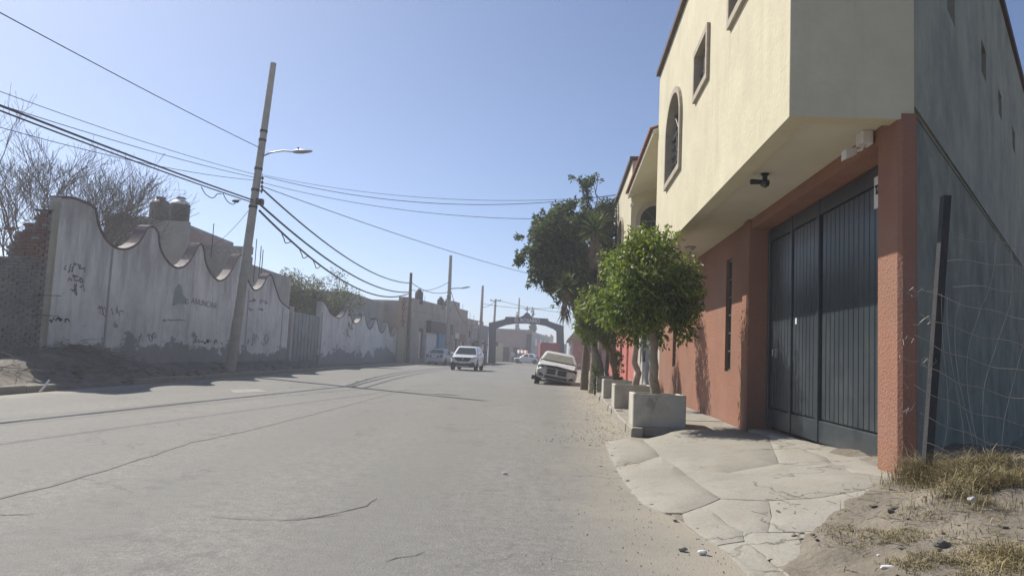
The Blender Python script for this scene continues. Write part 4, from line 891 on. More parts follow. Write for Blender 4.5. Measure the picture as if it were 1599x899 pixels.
# writing: (N)O ANUNCIAR, the N painted over
def lwtext(body, px, py, size, m, parent, sx=1, rot=0, d=.012, bold=0):
    s_, z = lw(px, py); M = frame(LP(s_, z, d), LD) @ Matrix.Rotation(rot, 4, 'Z'); return text('lettering', body, size, M, m, parent, bold=bold, extrude=.002, sx=sx)
lwtext('IO', 291, 471, .32, 'graffiti_grey', w1, .8)
lwtext('ANUNCIAR', 319, 474, .34, 'graffiti_grey', w1, 1.3, -.03, bold=-.004)
def blot(parent, pts, m, d=.008, name='paint_patch'):
    P = [LP(*lw(*q), d) for q in pts]; MB().add(P, [tuple(range(len(P)))]).build(name, m, parent)
blot(w1, [(269, 478), (271, 462), (273, 450), (277, 445), (280, 443), (284, 449), (285, 458), (289, 464), (291, 472), (286, 475), (278, 474), (273, 476)], 'patch_green')
def scribble(parent, cx, cy, w_, h_, n, m, seed, r=.012, name='graffiti'):
    g = random.Random(seed); mb_ = MB()
    for k in range(n):
        x, y = cx - w_ / 2 + w_ * (k + .5) / n + g.uniform(-2, 2), cy + g.uniform(-h_ / 3, h_ / 3); pts = []
        for j in range(g.randint(4, 7)):
            pts.append(LP(*lw(x, y), .004)); x += g.uniform(-w_ / n * .8, w_ / n * .9); y = cy + g.uniform(-h_ / 2, h_ / 2)
        Q = []
        for a, b in zip(pts, pts[1:]): Q += [a.lerp(b, i / 4) + LD * .02 * g.uniform(-1, 1) for i in range(4)]
        vs = []; fs = []
        for i, q in enumerate(Q):
            dd = (Q[min(i + 1, len(Q) - 1)] - Q[max(0, i - 1)]); dd = dd.normalized() if dd.length > 1e-6 else LD; nn = dd.cross(LN) * r * g.uniform(.6, 1.2)
            vs += [q + nn, q - nn]
            if i: fs.append((2 * i - 2, 2 * i - 1, 2 * i + 1, 2 * i))
        for i in range(len(vs)): vs[i] = vs[i] + LN * (.002 + .0005 * k)
        mb_.add(vs, fs)
    return mb_.build(name, m, parent)
scribble(w1, 118, 418, 34, 16, 5, 'graffiti_grey', 1, .022); scribble(w1, 118, 435, 22, 12, 4, 'graffiti_grey', 2, .022); scribble(w1, 117, 452, 18, 22, 4, 'graffiti_grey', 3, .02)
scribble(w1, 92, 499, 17, 9, 5, 'letter_black', 4, .02); scribble(w1, 172, 486, 36, 20, 6, 'graffiti_grey', 5, .014); scribble(w1, 268, 500, 38, 3, 6, 'patch_green', 6, .02)
scribble(w1, 330, 534, 36, 9, 7, 'letter_black', 7, .02); scribble(w1, 230, 527, 18, 18, 4, 'graffiti_grey', 8, .016); scribble(w1, 405, 470, 30, 8, 6, 'graffiti_grey', 9, .016); scribble(w1, 400, 530, 30, 20, 6, 'letter_black', 10, .014); scribble(w1, 402, 483, 26, 6, 5, 'graffiti_grey', 12, .015)
scribble(w2, 545, 545, 40, 14, 6, 'graffiti_grey', 11, .02)
# metal gate between the two walls
a, b = lw(454, 520)[0], lw(502, 520)[0]
gt = empty('metal_gate', LP((a + b) / 2, 0), 0, 'grey green sheet metal gate between the two scalloped walls', 'gate')
MB().wall(LP, a + .25, b - .25, .12, 3.0, (), -.12, -.16).build('sheet', 'gate_greygreen', gt, fix=True)
for k in range(9):
    s_ = a + .3 + (b - a - .6) * k / 8; MB().wall(LP, s_ - .04, s_ + .04, .14, 2.98, (), -.085, -.119).build('rib', 'gate_greygreen', gt, fix=True)
for s_ in (a + .1, b - .1): MB().wall(LP, s_ - .14, s_ + .14, 0, 3.25, (), .02, -.3).build('gate_pillar', 'pale_render' if s_ < (a + b) / 2 else 'house_render', gt, fix=True)
# brick wall closing the lot, every visible brick a piece of its own
BY = 19.78
bw = empty('brick_wall', (-13, BY, 0), 0, 'crumbling brick wall with a red broken corner beside the scalloped wall', 'wall')
def btop(x):
    if x > -12.78: return 4.42
    if x > -13.05: return 4.18
    if x > -13.3: return 3.95
    if x > -13.42: return 3.62
    return 3.25
m_ = MB()
xs = [-24, -13.42, -13.3, -13.05, -12.78, -12.32]
for i in range(5):
    m_.box(xs[i], xs[i + 1], BY + .03, BY + .24, 0, btop((xs[i] + xs[i + 1]) / 2) - .015)
m_.build('mortar_core', 'mortar', bw, fix=True)
bme = {}
rows = int(4.5 / .088)
for r in range(rows):
    z = .55 + r * .088
    for q in range(-1, 9):
        L = .245; x = -12.33 - (q + .5 * (r % 2)) * L - L / 2 + random.uniform(-.006, .006)
        if x > -12.43 or x < -14.25: continue
        if z + .08 > btop(x): continue
        red = z > 3.25 + .1 * fbm(x * 3, z * 2); key = 'red_brick' if red and random.random() < .86 else 'dirty_brick'
        if key not in bme:
            o = MB().bbox(-.116, .116, -.05, .08, 0, .074, .006).build('brick', key, bw, local=True); bme[key] = o.data
        else: o = share('brick', bme[key], bw)
        o.location = (x + 13, random.uniform(-.012, .014) + .012, z); o.rotation_euler = (0, random.uniform(-.01, .01), random.uniform(-.015, .015))
o = share('brick', bme['red_brick'], bw, (-.46, .03, 3.95)); o = share('brick', bme['dirty_brick'], bw, (.45, .03, 4.425))
m_ = MB(); m_.box(-12.80, -12.28, BY - .03, BY + .26, 4.50, 4.535); m_.build('cap_slab', 'brown_coping', bw)
MB().box(-12.325, -12.225, BY - .03, BY + .12, 0, 4.75).build('plaster_strip', 'grey_render_light', w1)
# rods sticking through
m_ = MB(); 
for z in (1.72, 2.25): m_.tube([Vector((-12.6, BY - .06, z)), Vector((-11.85, BY - .05, z + .0))], .008, 5)
m_.build('rod', 'rust_steel', bw)
# rubble and dry branches on the bank
m_ = MB(); g = random.Random(12)
for k in range(260):
    x, y = g.gauss(-11.3, .7), g.gauss(19.6, 1.6); x = min(x, lx(y) - .1); z = verge_z(x, y); a = g.uniform(0, 6.28); L = g.uniform(.2, .9); p = Vector((x, y, z + g.uniform(.0, .12))); pts = [p]
    for j in range(3): p = p + Vector((math.cos(a) * L / 3, math.sin(a) * L / 3, g.uniform(-.04, .08))); a += g.uniform(-.5, .5); pts.append(p)
    if any(LWX(q.y) > q.x - .05 and q.y > 19.5 for q in pts): continue
    m_.tube(pts, [.009, .007, .005, .003], 4, False)
m_.build('dry_branches', 'dry_twig', label='pile of dry branches on the dirt bank below the scalloped wall', cat='branches', kind='stuff')
m_ = MB()
for k in range(120):
    y = g.uniform(15, 42); x = lx(y) - abs(g.gauss(.3, .7)) - .05
    if x < LWX(y) + .15 and y > 19.5: continue
    r = g.uniform(.02, .07) * (1.6 if g.random() < .1 else 1); z = verge_z(x, y)
    vs = [(x + dx * r * g.uniform(.6, 1.2), y + dy * r * g.uniform(.6, 1.2), z - .01 + (0 if dz < 0 else r * g.uniform(.5, 1.1))) for dz in (-1, 1) for dx, dy in ((-1, -1), (1, -1), (1, 1), (-1, 1))]
    m_.add(vs, [(0, 3, 2, 1), (4, 5, 6, 7), (0, 1, 5, 4), (1, 2, 6, 5), (2, 3, 7, 6), (3, 0, 4, 7)])
m_.build('rubble', 'dirt', label='scattered rubble on the dirt bank along the left kerb', cat='rubble', kind='stuff')
m_ = MB(); g = random.Random(15)
for k in range(2600):
    y = g.uniform(14, 43); x = lx(y) - .2 - abs(g.gauss(0, 1.1)); 
    if (x < LWX(y) + .05 and y > 19.5): continue
    if fbm(x, y, .6, 2) < .02: continue
    z = verge_z(x, y); a = g.uniform(0, 6.28); h = g.uniform(.06, .22); d_ = Vector((math.cos(a), math.sin(a), 0)); s2 = Vector((-d_.y, d_.x, 0)) * .005; p = Vector((x, y, z - .01)); m_.add([p - s2, p + s2, p + d_ * h * .6 + Vector((0, 0, h))], [(0, 1, 2)])
m_.build('verge_weeds', 'dry_twig', label='dry weeds on the dirt bank under the left walls', cat='weeds', kind='stuff')
P = gz(62, 612, .02); T = P + Vector((.12, .1, .26)); m_ = MB(); m_.tube([P, P.lerp(T, .5) + Vector((.01, 0, 0)), T], [.022, .02, .018], 7); m_.build('white_stick', 'white_paint', label='short white stick leaning at the end of the left kerb', cat='stick')

# ------------------------------------------------------------------ poles and cables
def pole(name, base, top, r0, r1, label, m='pole_concrete', arm=None, band=(), group='utility poles along the street', cat='utility pole'):
    o = empty(name, base, 0, label, cat, group); m_ = MB(); b, t = Vector(base), Vector(top); N = 8
    m_.tube([(b - Vector((0, 0, .3))).lerp(t, k / N) for k in range(N + 1)], [r0 + (r1 - r0) * k / N for k in range(N + 1)], 14); m_.build('shaft', m, o, smooth=50)
    for f in band:
        c = b.lerp(t, f); r = r0 + (r1 - r0) * f; m_ = MB(); d = (t - b).normalized(); m_.tube([c - d * .05, c + d * .05], r + .014, 14); m_.build('clamp_band', 'dark_steel', o, smooth=40)
    return o
PB = at(360, 566, 28.7); PB = Vector((PB.x, 28.7, .25)); PT = at(427, 99, 28.7)
o = pole('street_lamp', PB, PT, .20, .115, 'tall leaning concrete lamp pole in front of the scalloped wall', band=(.52, .575, .645, .74, .77), cat='street lamp', group=None)
def onpole(z): return PB.lerp(PT, (z - PB.z) / (PT.z - PB.z))
A = onpole(8.45); Cc = at(462, 237, 28.2); E_ = at(486, 236, 28.1)
m_ = MB(); m_.tube([A, A.lerp(Cc, .3) + Vector((0, 0, .12)), A.lerp(Cc, .65) + Vector((0, 0, .12)), Cc], .032, 8); m_.build('arm', 'galvanised', o, smooth=50)
m_ = MB(); d = (E_ - Cc).normalized(); sid = Vector((0, 1, 0)); q = Cc - d * .12
def ringat(c, w_, h_): return [c + sid * w_ - Vector((0, 0, h_ * .6)), c + sid * w_ + Vector((0, 0, h_ * .1)), c + sid * w_ * .5 + Vector((0, 0, h_)), c - sid * w_ * .5 + Vector((0, 0, h_)), c - sid * w_ + Vector((0, 0, h_ * .1)), c - sid * w_ - Vector((0, 0, h_ * .6))]
m_.loft([ringat(q, .05, .05), ringat(q + d * .12, .10, .08), ringat(q + d * .35, .15, .08), ringat(q + d * .6, .14, .05), ringat(q + d * .78, .06, .03)]); m_.build('lamp_head', 'galvanised', o, smooth=40)
m_ = MB(); m_.lathe([(.04, 0), (.04, .08), (.02, .1)], q + d * .2 + Vector((0, 0, .07)), 10); m_.build('photocell', 'black_plastic', o)
A = onpole(7.4); m_ = MB(); 
for k in range(4): m_.lathe([(.025, 0), (.05, .03), (.05, .09), (.025, .12)], A + Vector((.24, -.05, -.35 + k * .17)), 8)
m_.tube([A + Vector((.24, -.05, -.4)), A + Vector((.24, -.05, .4))], .012, 6); m_.build('insulator_rack', 'dark_steel', o)
A = onpole(6.68); m_ = MB(); m_.bbox(A.x + .12, A.x + .38, A.y - .14, A.y + .1, A.z - .10, A.z + .12, .02); m_.build('junction_box', 'dark_steel', o)
def cable(name, pts, r, label, group='overhead cables', n=5, m='black_cable'):
    return MB().tube(pts, r, n).build(name, m, label=label, cat='cable', group=group)
def cat_pts(a, b, sag, N=28):
    a, b = Vector(a), Vector(b); return [a.lerp(b, k / N) - Vector((0, 0, sag * 4 * (k / N) * (1 - k / N))) for k in range(N + 1)]
def leftwire(y0, zp, r, label, sag=.5, yoff=0, dx=0):
    A = onpole(zp) + Vector((dx, -.16, 0)); Mp = at(0, y0, 16.0 + yoff); f = .42; E = A + (Mp - A) / f; zl = A.z + (E.z - A.z) * f; E.z += (4 * sag * f * (1 - f)) / f
    return cable('power_cable', cat_pts(A, E, sag, 40), r, label)
leftwire(20, 8.78, .014, 'highest single cable running from the leaning lamp pole over the dirt verge', .3)
leftwire(143, 7.72, .009, 'thin slack cable above the thick bundle, left of the leaning lamp pole', .6)
leftwire(164, 7.60, .010, 'second thin slack cable meeting the lamp pole under its arm', .55)
leftwire(199, 7.50, .009, 'lowest thin cable crossing in front of the bare trees', 1.0)
leftwire(165, 6.72, .030, 'thick black cable bundle left of the leaning lamp pole', .25)
leftwire(173, 6.62, .022, 'second thick cable hanging just below the bundle left of the lamp pole', .28, dx=.03)
# slack loops on the bundle
for k, (px, py, w_) in enumerate([(330, 299, 16), (362, 309, 14)]):
    a = at(px - w_, py - 8, 26.6); b = at(px + w_, py + 4, 27.4); pts = [a, a.lerp(b, .25) - Vector((0, 0, .22)), a.lerp(b, .6) - Vector((0, 0, .26)), a.lerp(b, .8) - Vector((0, 0, .05)), b]
    cable('cable_loop', densify([tuple(p) for p in pts], .05), .016, ['spare cable loop hanging from the bundle far from the pole', 'spare cable loop hanging from the bundle next to the pole'][k])
    if k == 1: lump('splice_box', tuple(at(368, 314, 27.5)), (.14, .07), .06, 'black_plastic', 'dark splice box on the cable bundle by the pole', 'splice box')
P640t = at(642, 426, 66); P640b = Vector((at(636, 565, 66).x, 66, 0))
pole('utility_pole', P640b, P640t, .17, .12, 'dark wooden pole beside the orange shop sign', 'wood_pole')
P703t = at(704, 399, 74); P703b = Vector((at(697, 560, 74).x, 74, 0)); o7 = pole('utility_pole', P703b, P703t, .26, .15, 'pale lamp pole behind the silver sedan', band=(.6, .62))
a = P703b.lerp(P703t, .69); e = at(724, 450, 73.5); m_ = MB(); m_.tube([a, a.lerp(e, .5) + Vector((0, 0, .05)), e], .05, 6); m_.build('arm', 'galvanised', o7)
m_ = MB(); m_.loft([ringat(e - Vector((.2, 0, 0)), .1, .08), ringat(e + Vector((.2, 0, .08)), .16, .1), ringat(e + Vector((.6, 0, .15)), .1, .05)]); m_.build('lamp_head', 'galvanised', o7)
P753t = at(754, 446, 92); P753b = Vector((at(748, 562, 92).x, 92, 0)); pole('utility_pole', P753b, P753t, .25, .14, 'slim pale pole next to the white car before the archway')
P772t = at(774, 467, 108); P772b = Vector((at(768, 560, 108).x, 108, 0)); o9 = pole('utility_pole', P772b, P772t, .22, .14, 'pole with a short crossarm behind the archway')
m_ = MB(); c = P772t - Vector((0, 0, .25)); m_.box(c.x - .75, c.x + .75, c.y - .06, c.y + .06, c.z - .05, c.z + .05); m_.build('crossarm', 'wood_pole', o9)
for dx in (-.68, .68): m_ = MB(); m_.lathe([(.05, 0), (.09, .08), (.05, .22)], c + Vector((dx, 0, .05)), 8); m_.build('insulator', 'galvanised', o9)
P811t = at(811, 465, 128); P811b = Vector((at(807, 562, 128).x, 128, 0)); pole('utility_pole', P811b, P811t, .2, .12, 'thin pole standing before the brick building beyond the archway')
# cables to the right of the lamp pole
def wire(a, b, sag, r, label, n=30): return cable('power_cable', cat_pts(a, b, sag, n), r, label)
O7 = onpole(7.75) + Vector((.26, 0, 0)); O6 = onpole(7.2) + Vector((.26, 0, 0)); O5 = onpole(6.6) + Vector((.25, 0, 0))
wire(O7, at(960, 306, 27.5), .50, .008, 'upper thin cable from the lamp pole into the evergreen crown')
wire(O7 - Vector((0, 0, .05)), at(962, 304, 28.0), .70, .012, 'lower thin cable from the lamp pole into the evergreen crown')
wire(O6 + Vector((0, 0, .25)), at(850, 342, 28.3), .35, .010, 'thin cable from the lamp pole to the left flank of the evergreen')
wire(O6 + Vector((0, 0, .1)), at(880, 440, 58), .3, .016, 'long cable from the lamp pole descending behind the evergreen')
wire(O6, P640t - Vector((0, 0, .9)), .9, .038, 'thick dark cable from the lamp pole to the wooden pole')
wire(O5, P640t - Vector((0, 0, 1.7)), 1.0, .045, 'upper cable of the pair sagging to the wooden pole by the sign')
wire(O5 - Vector((0, 0, .25)), P640t - Vector((0, 0, 1.8)), 1.45, .045, 'lower cable of the pair sagging to the wooden pole by the sign')
for k, f in enumerate((.09, .16, .22)):
    pts = cat_pts(O5 - Vector((0, 0, .25)), P640t - Vector((0, 0, 1.8)), 1.45, 100); i = int(f * 100); a, b = pts[i - 2], pts[i + 2]; mid = a.lerp(b, .5) - Vector((0, 0, .28))
    cable('cable_loop', densify([tuple(a), tuple(a.lerp(mid, .6)), tuple(mid), tuple(b)], .05), .022, ['first spare loop on the sagging pair right of the lamp pole', 'middle spare loop on the sagging pair right of the lamp pole', 'last spare loop on the sagging pair right of the lamp pole'][k])
wire(P640t - Vector((0, 0, .8)), P703t - Vector((0, 0, 3.6)), .5, .03, 'cable from the wooden pole to the pale lamp pole')
wire(P640t - Vector((0, 0, 1.5)), P703t - Vector((0, 0, 2.6)), .4, .025, 'second cable from the wooden pole up to the pale lamp pole')
wire(P703t - Vector((0, 0, 3.0)), P753t - Vector((0, 0, 4.0)), 2.2, .035, 'drooping cable between the pale lamp pole and the slim pole')
wire(P753t - Vector((0, 0, 2.6)), P772t - Vector((0, 0, .2)), .3, .03, 'cable from the slim pole to the crossarm')
wire(P772t, at(960, 488, 100), .8, .03, 'thin cable crossing above the archway to the right')
wire(P753t - Vector((0, 0, 2.2)), at(930, 472, 95), .7, .025, 'upper thin cable crossing over the archway cross')
wire(onpole(6.6), at(330, 385, 36), .2, .010, 'thin service cable from the lamp pole down to the lattice parapet')

# ------------------------------------------------------------------ houses and trees behind the left wall
def boxwall(parent, name, m, x0, x1, y0, y1, z0, z1): return MB().box(x0, x1, y0, y1, z0, z1).build(name, m, parent)
hb = empty('house', (-17, 40, 0), 0, 'grey rendered house with rooftop tanks behind the scalloped wall', 'house')
a, b = at(166, 340, 36), at(294, 352, 36); zt = at(230, 343, 36).z
MB().wall(lambda s_, z, d: (s_, 36 + d, z), a.x, b.x, 0, zt, [(a.x + 1.2, a.x + 2.4, 4.6, 5.6)], 0, .25).build('front_wall', 'house_render', hb, fix=True)
MB().wall(lambda s_, z, d: (b.x - d, s_, z), 36.26, 43, 0, zt - .35, (), 0, .25).build('side_wall', 'pink_render', hb, fix=True)
MB().box(a.x, b.x - .26, 42.7, 43, 0, zt - .3).box(a.x, a.x + .25, 36.26, 42.69, 0, zt - .3).build('back_walls', 'house_render', hb)
MB().box(a.x + .26, b.x - .26, 36.26, 42.69, zt - .25, zt - .05).build('roof_slab', 'house_render', hb)
MB().box(a.x - .05, at(236, 345, 36).x, 35.95, 36.3, zt + .003, zt + .14).build('parapet_cap', 'house_render', hb)
def tank(px, pyb, pyt, Y, wpx, mats, label, zb=None, group='water tanks on the roofs'):
    b = at(px, pyb, Y); t = at(px, pyt, Y); r = wpx / 2 * Y / FPX; h = t.z - b.z; z0 = zb if zb is not None else b.z
    o = empty('water_tank', (b.x, Y, z0), 0, label, 'water tank', group); m_ = MB(); prof = [(r * .96, 0), (r, h * .04)]
    for k in range(1, 6): prof += [(r, h * (.04 + .66 * k / 6) - .02), (r * .965, h * (.04 + .66 * k / 6)), (r, h * (.04 + .66 * k / 6) + .02)]
    prof += [(r, h * .70)]; m_.lathe(prof, n=20); m_.build('barrel', mats[0], o, local=True, smooth=30)
    m_ = MB(); m_.lathe([(r * 1.0, h * .701), (r * .98, h * .75), (r * .75, h * .84), (r * .42, h * .88), (r * .42, h * .93)], n=20); m_.build('shoulder', mats[1], o, local=True, smooth=30)
    m_ = MB(); m_.lathe([(r * .46, h * .93), (r * .46, h * .98), (r * .2, h * 1.0)], n=16); m_.build('lid', mats[0], o, local=True, smooth=30); return o
tank(248, 350, 306, 37.6, 31, ('tank_brown', 'tank_brown'), 'brownish water tank on the grey house behind the scalloped wall', zt + .02)
tank(279, 352, 310, 37.0, 30, ('tank_black', 'white_paint'), 'black water tank with a white shoulder on the grey house', zt + .02)
la, lb = at(300, 385, 38), at(394, 392, 38)
lh = empty('house', ((la.x + lb.x) / 2, 38, 0), 0, 'low house with a lattice block parapet behind the scalloped wall', 'house')
zl = at(345, 383, 38).z; holes = []
for r in range(2):
    for k in range(12):
        x = at(336, 400, 38).x + k * .30 + .12 * r; holes.append((x, x + .17, zl - .52 + r * .22, zl - .40 + r * .22))
for r in range(2): holes.append((at(321, 395, 38).x, at(321, 395, 38).x + .22, zl - .62 + r * .22, zl - .48 + r * .22))
MB().wall(lambda s_, z, d: (s_, 38 + d, z), la.x, lb.x, 0, zl, holes, 0, .15).build('lattice_wall', 'house_render', lh, fix=True)
MB().wall(lambda s_, z, d: (lb.x - d, s_, z), 38.16, 45, 0, zl - .9, (), 0, .2).build('side_wall', 'house_render', lh, fix=True)
for k, (px, y0, y1) in enumerate([(331, 384, 349), (398, 410, 373), (405, 420, 384), (408, 425, 390)]):
    b = at(px, y0, 37.9); t = at(px + 3, y1, 37.9); MB().tube([b - Vector((0, 0, 1.0 if k else .6)), t], .022, 5).build('rebar', 'rust_steel', lh)
gb = empty('building', (-14, 60, 0), 0, 'long low grey building behind the lower scalloped wall', 'building')
za = at(560, 461, 60).z
MB().wall(lambda s_, z, d: (at(552, 461, 58).x + .04 * (s_ - 58) - d, s_, z), 57, 76, 0, za, (), 0, .3).build('wall', 'house_render', gb, fix=True)
MB().box(at(552, 461, 58).x - 8, at(552, 461, 58).x - .05, 56.6, 56.95, 0, za).build('end_wall', 'house_render', gb)
MB().box(at(552, 461, 58).x - 8, at(552, 461, 58).x - .35, 57, 76, za - .3, za - .15).build('roof', 'house_render', gb)
def bare(name, base, h, r, seed, label, lean=(0, 0), levels=7, group='bare trees behind the brick wall'):
    g = random.Random(seed); o = empty(name, base, 0, label, 'tree', group); trunk = MB(); crown = MB()
    def grow(p, d, L, r_, lev):
        pts = [p]; q = p; dd = d.copy(); N = 4
        for k in range(N):
            dd = (dd + Vector((g.gauss(0, .13), g.gauss(0, .13), g.gauss(.03, .08)))).normalized(); q = q + dd * L / N; pts.append(q)
        (trunk if lev == 0 else crown).tube(pts, [max(.0065, r_ * (1 - .38 * k / N)) for k in range(N + 1)], 7 if lev < 2 else 4 if lev < 4 else 3, False)
        if lev >= levels: return
        nb = 3 if lev in (0, 1, 3) else 2 + (g.random() < .6)
        for k in range(nb):
            a = g.uniform(0, 6.28); sp = g.uniform(.35, .85); ax = Vector((math.cos(a), math.sin(a), 0)); nd = (dd + ax * sp + Vector((0, 0, .12))).normalized()
            st = pts[-1] if k == 0 else pts[g.randint(2, N)]; grow(st, nd, L * g.uniform(.70, .90), r_ * (.66 if k == 0 else .52), lev + 1)
    grow(Vector(base), Vector((lean[0], lean[1], 1)).normalized(), h, r, 0)
    trunk.build('trunk', 'bark_grey', o, smooth=70); crown.build('crown', 'bark_grey', o); return o
def bx_(px, Y): return (at(px, 400, Y).x, Y, 0)
bare('bare_tree', bx_(-12, 29), 2.45, .18, 3, 'leafless tree reaching in over the low grey wall beyond the broken brick corner', (.02, 0))
bare('bare_tree', bx_(70, 30), 2.5, .18, 8, 'leafless tree directly above the red broken brick corner', (-.12, 0))
bare('bare_tree', bx_(118, 32), 2.25, .16, 21, 'leafless tree rising behind the first peak of the scalloped wall', (.12, 0))
# feathery pepper tree behind the metal gate
P = at(490, 470, 52); kq = 52 / FPX
def cq(px, py, a, b): q = at(px, py, 52); return ((q.x, q.y, q.z), (a * kq, a * kq, b * kq))
tree('pepper_tree', (P.x, 52, 0), [cq(455, 462, 34, 34), cq(500, 468, 42, 34), cq(530, 478, 30, 32), cq(470, 498, 46, 30), cq(520, 505, 36, 26), cq(438, 448, 16, 16)], 15000, .22, 'pepper_leaf', 'dusty green feathery tree behind the metal gate', 'bark', .2, 17, forks=8, sub=190, sub_r=.34, aspect=.3, droop=.4, shell=.6)
# ------------------------------------------------------------------ buildings down the left side
FA = Vector((-9.7, 67, 0)); FB = Vector((-4.1, 96, 0)); FD = (FB - FA).normalized(); FN = Vector((FD.y, -FD.x, 0))
def fs(px, py): P = pl(px, py, FA, FN); return ((P - FA).dot(FD), P.z)
def FP(s_, z, d=0): return FA + FD * s_ + FN * (-d) + Vector((0, 0, z))
def shop(name, px0, px1, pyt, m, label, ops=(), depth=8, zt=None):
    s0, s1 = fs(px0, 540)[0], fs(px1, 540)[0]; z = zt or fs((px0 + px1) / 2, pyt)[1]
    o = empty(name, FP((s0 + s1) / 2, 0), 0, label, 'building', 'shops down the left side'); OO = []
    for (a, b, c, d_) in ops:
        sa_, sb_ = fs(a, 540)[0], fs(b, 540)[0]; OO.append((max(s0 + .1, sa_), min(s1 - .1, sb_), max(.02, fs((a + b) / 2, d_)[1]), min(z - .2, fs((a + b) / 2, c)[1])))
    MB().wall(FP, s0 + .02, s1 - .02, 0, z, OO, 0, .25).build('facade', m, o, fix=True)
    MB().wall(lambda q, zz, d: FP(s0 + .02 + d, zz, q), .26, depth, 0, z - .15, (), 0, .2).build('side_wall', m, o, fix=True); MB().wall(lambda q, zz, d: FP(s1 - .02 - d, zz, q), .26, depth, 0, z - .15, (), 0, .2).build('side_wall', m, o, fix=True)
    MB().wall(lambda q, zz, d: FP(q, z - .5 + d, zz), s0 + .24, s1 - .24, .27, depth, (), 0, .12).build('roof', 'house_render', o, fix=True)
    MB().wall(FP, s0 - .03, s1 + .03, z + .003, z + .12, (), -.06, .3).build('cornice', 'house_render', o, fix=True)
    for (a, b_, c, d_) in OO:
        f = MB(); f.wall(FP, a, b_, c, d_, [(a + .07, b_ - .07, c + .05, d_ - .07)], .08, .14); q = f.build('opening_frame', 'window_bars', o, fix=True)
        MB().wall(FP, a + .07, b_ - .07, c + .05, d_ - .07, (), .12, .13).build('pane', 'dark_glass', q, fix=True)
    return o, s0, s1, z
o1, s0, s1, z1 = shop('shop_building', 640, 704, 474, 'beige_render', 'beige workshop building with rooftop tanks and a dark garage front', [(653, 660, 512, 560)])
# garage front on it
g0, g1 = fs(664, 540)[0], fs(700, 540)[0]; zc = fs(682, 503)[1]; zc2 = fs(682, 520)[1]
MB().wall(FP, g0, g1, zc2, zc, (), -.5, -.02).build('garage_canopy', 'dark_steel', o1, fix=True)
MB().wall(FP, g0, g1, zc + .003, zc + .08, (), -.6, -.01).build('canopy_edge', 'galvanised', o1, fix=True)
MB().wall(FP, g0 + .1, fs(680, 540)[0], .1, zc2 - .1, (), -.06, -.005).build('mural_panel', 'white_paint', o1, fix=True)
MB().wall(FP, fs(681, 540)[0], fs(688, 540)[0], .05, zc2 + .1, (), -.3, -.005).build('blue_post', 'sky_blue_paint', o1, fix=True)
MB().wall(FP, fs(689, 540)[0], g1, .1, zc2 - .05, (), -.05, -.005).build('panel', 'pale_render', o1, fix=True)
mp = []
for (px, py) in [(671, 556), (674, 545), (678, 541), (680, 548), (679, 556)]: s_, z = fs(px, py); mp.append(FP(s_, z, -.075))
MB().add(mp, [tuple(range(5))]).build('mural_figure', 'pink_render', o1)
o2, *_ = shop('shop_building', 704, 728, 483, 'beige_render', 'stepped beige building behind the pale lamp pole', [(709, 713, 530, 560), (717, 724, 532, 560)])
MB().wall(FP, fs(704, 540)[0] + .1, fs(716, 540)[0], fs(710, 483)[1] + .13, fs(710, 470)[1], (), .1, .5).build('raised_parapet', 'house_render', o2, fix=True)
o3, *_ = shop('shop_building', 728, 745, 500, 'pale_render', 'pale building with a small window near the slim pole', [(731, 734, 515, 527), (736, 742, 535, 562)])
o4, *_ = shop('shop_building', 745, 762, 509, 'blue_grey_render', 'blue grey building next to the archway pillar', [(748, 758, 530, 563)])
for oo, pxs, py in ((o2, (708, 712, 720, 725), 482), (o3, (730, 736, 742), 499), (o1, (645, 666, 700), 473)):
    for px in pxs: s_, z = fs(px, py); MB().tube([FP(s_, z - .3, .2), FP(s_ + .03, z + random.uniform(.5, 1.0), .2)], .02, 5).build('rebar', 'rust_steel', oo)
for oo, px, m in ((o1, 641.5, 'house_render'), (o1, 662, 'house_render'), (o1, 702, 'house_render'), (o2, 715, 'pale_render'), (o2, 727, 'house_render'), (o3, 735, 'house_render')):
    s_ = fs(px, 540)[0]; MB().wall(FP, s_ - .16, s_ + .16, 0, fs(px, 500)[1], (), -.07, -.003).build('pilaster', m, oo, fix=True)
for oo, a_, b_, py in ((o1, 642, 703, 490), (o2, 705, 727, 505), (o3, 729, 744, 514)):
    MB().wall(FP, fs(a_, 540)[0] + .2, fs(b_, 540)[0] - .2, fs((a_ + b_) / 2, py)[1], fs((a_ + b_) / 2, py)[1] + .15, (), -.10, -.004).build('string_course', 'house_render', oo, fix=True)
s_, z = fs(741, 536); MB().add([FP(s_ - 1.2, z + .35, -.05), FP(s_ + 4.0, z + .35, -.05), FP(s_ + 4.0, z - .05, -1.0), FP(s_ - 1.2, z - .05, -1.0), FP(s_ - 1.2, z + .30, -.05), FP(s_ + 4.0, z + .30, -.05), FP(s_ + 4.0, z - .1, -1.0), FP(s_ - 1.2, z - .1, -1.0)], [(0, 1, 2, 3), (7, 6, 5, 4), (0, 3, 7, 4), (1, 5, 6, 2), (2, 6, 7, 3)]).build('awning', 'cloth_maroon', o3, fix=True)
def tank2(px, pyb, pyt, s_, wpx, lab, d=1.2, mats=('tank_black', 'tank_black')):
    P = FP(s_, 0, d); return tank(px, pyb, pyt, P.y, wpx, mats, lab, z1 - .3)
tank2(654, 468, 444, fs(654, 500)[0], 13, 'dark water tank on the workshop roof next to the wooden pole'); tank2(688, 472, 452, fs(690, 500)[0], 11, 'dark water tank on the workshop roof in front of the pale lamp pole'); tank2(697, 472, 454, fs(699, 500)[0], 9, 'smaller dark water tank beside the pale lamp pole')
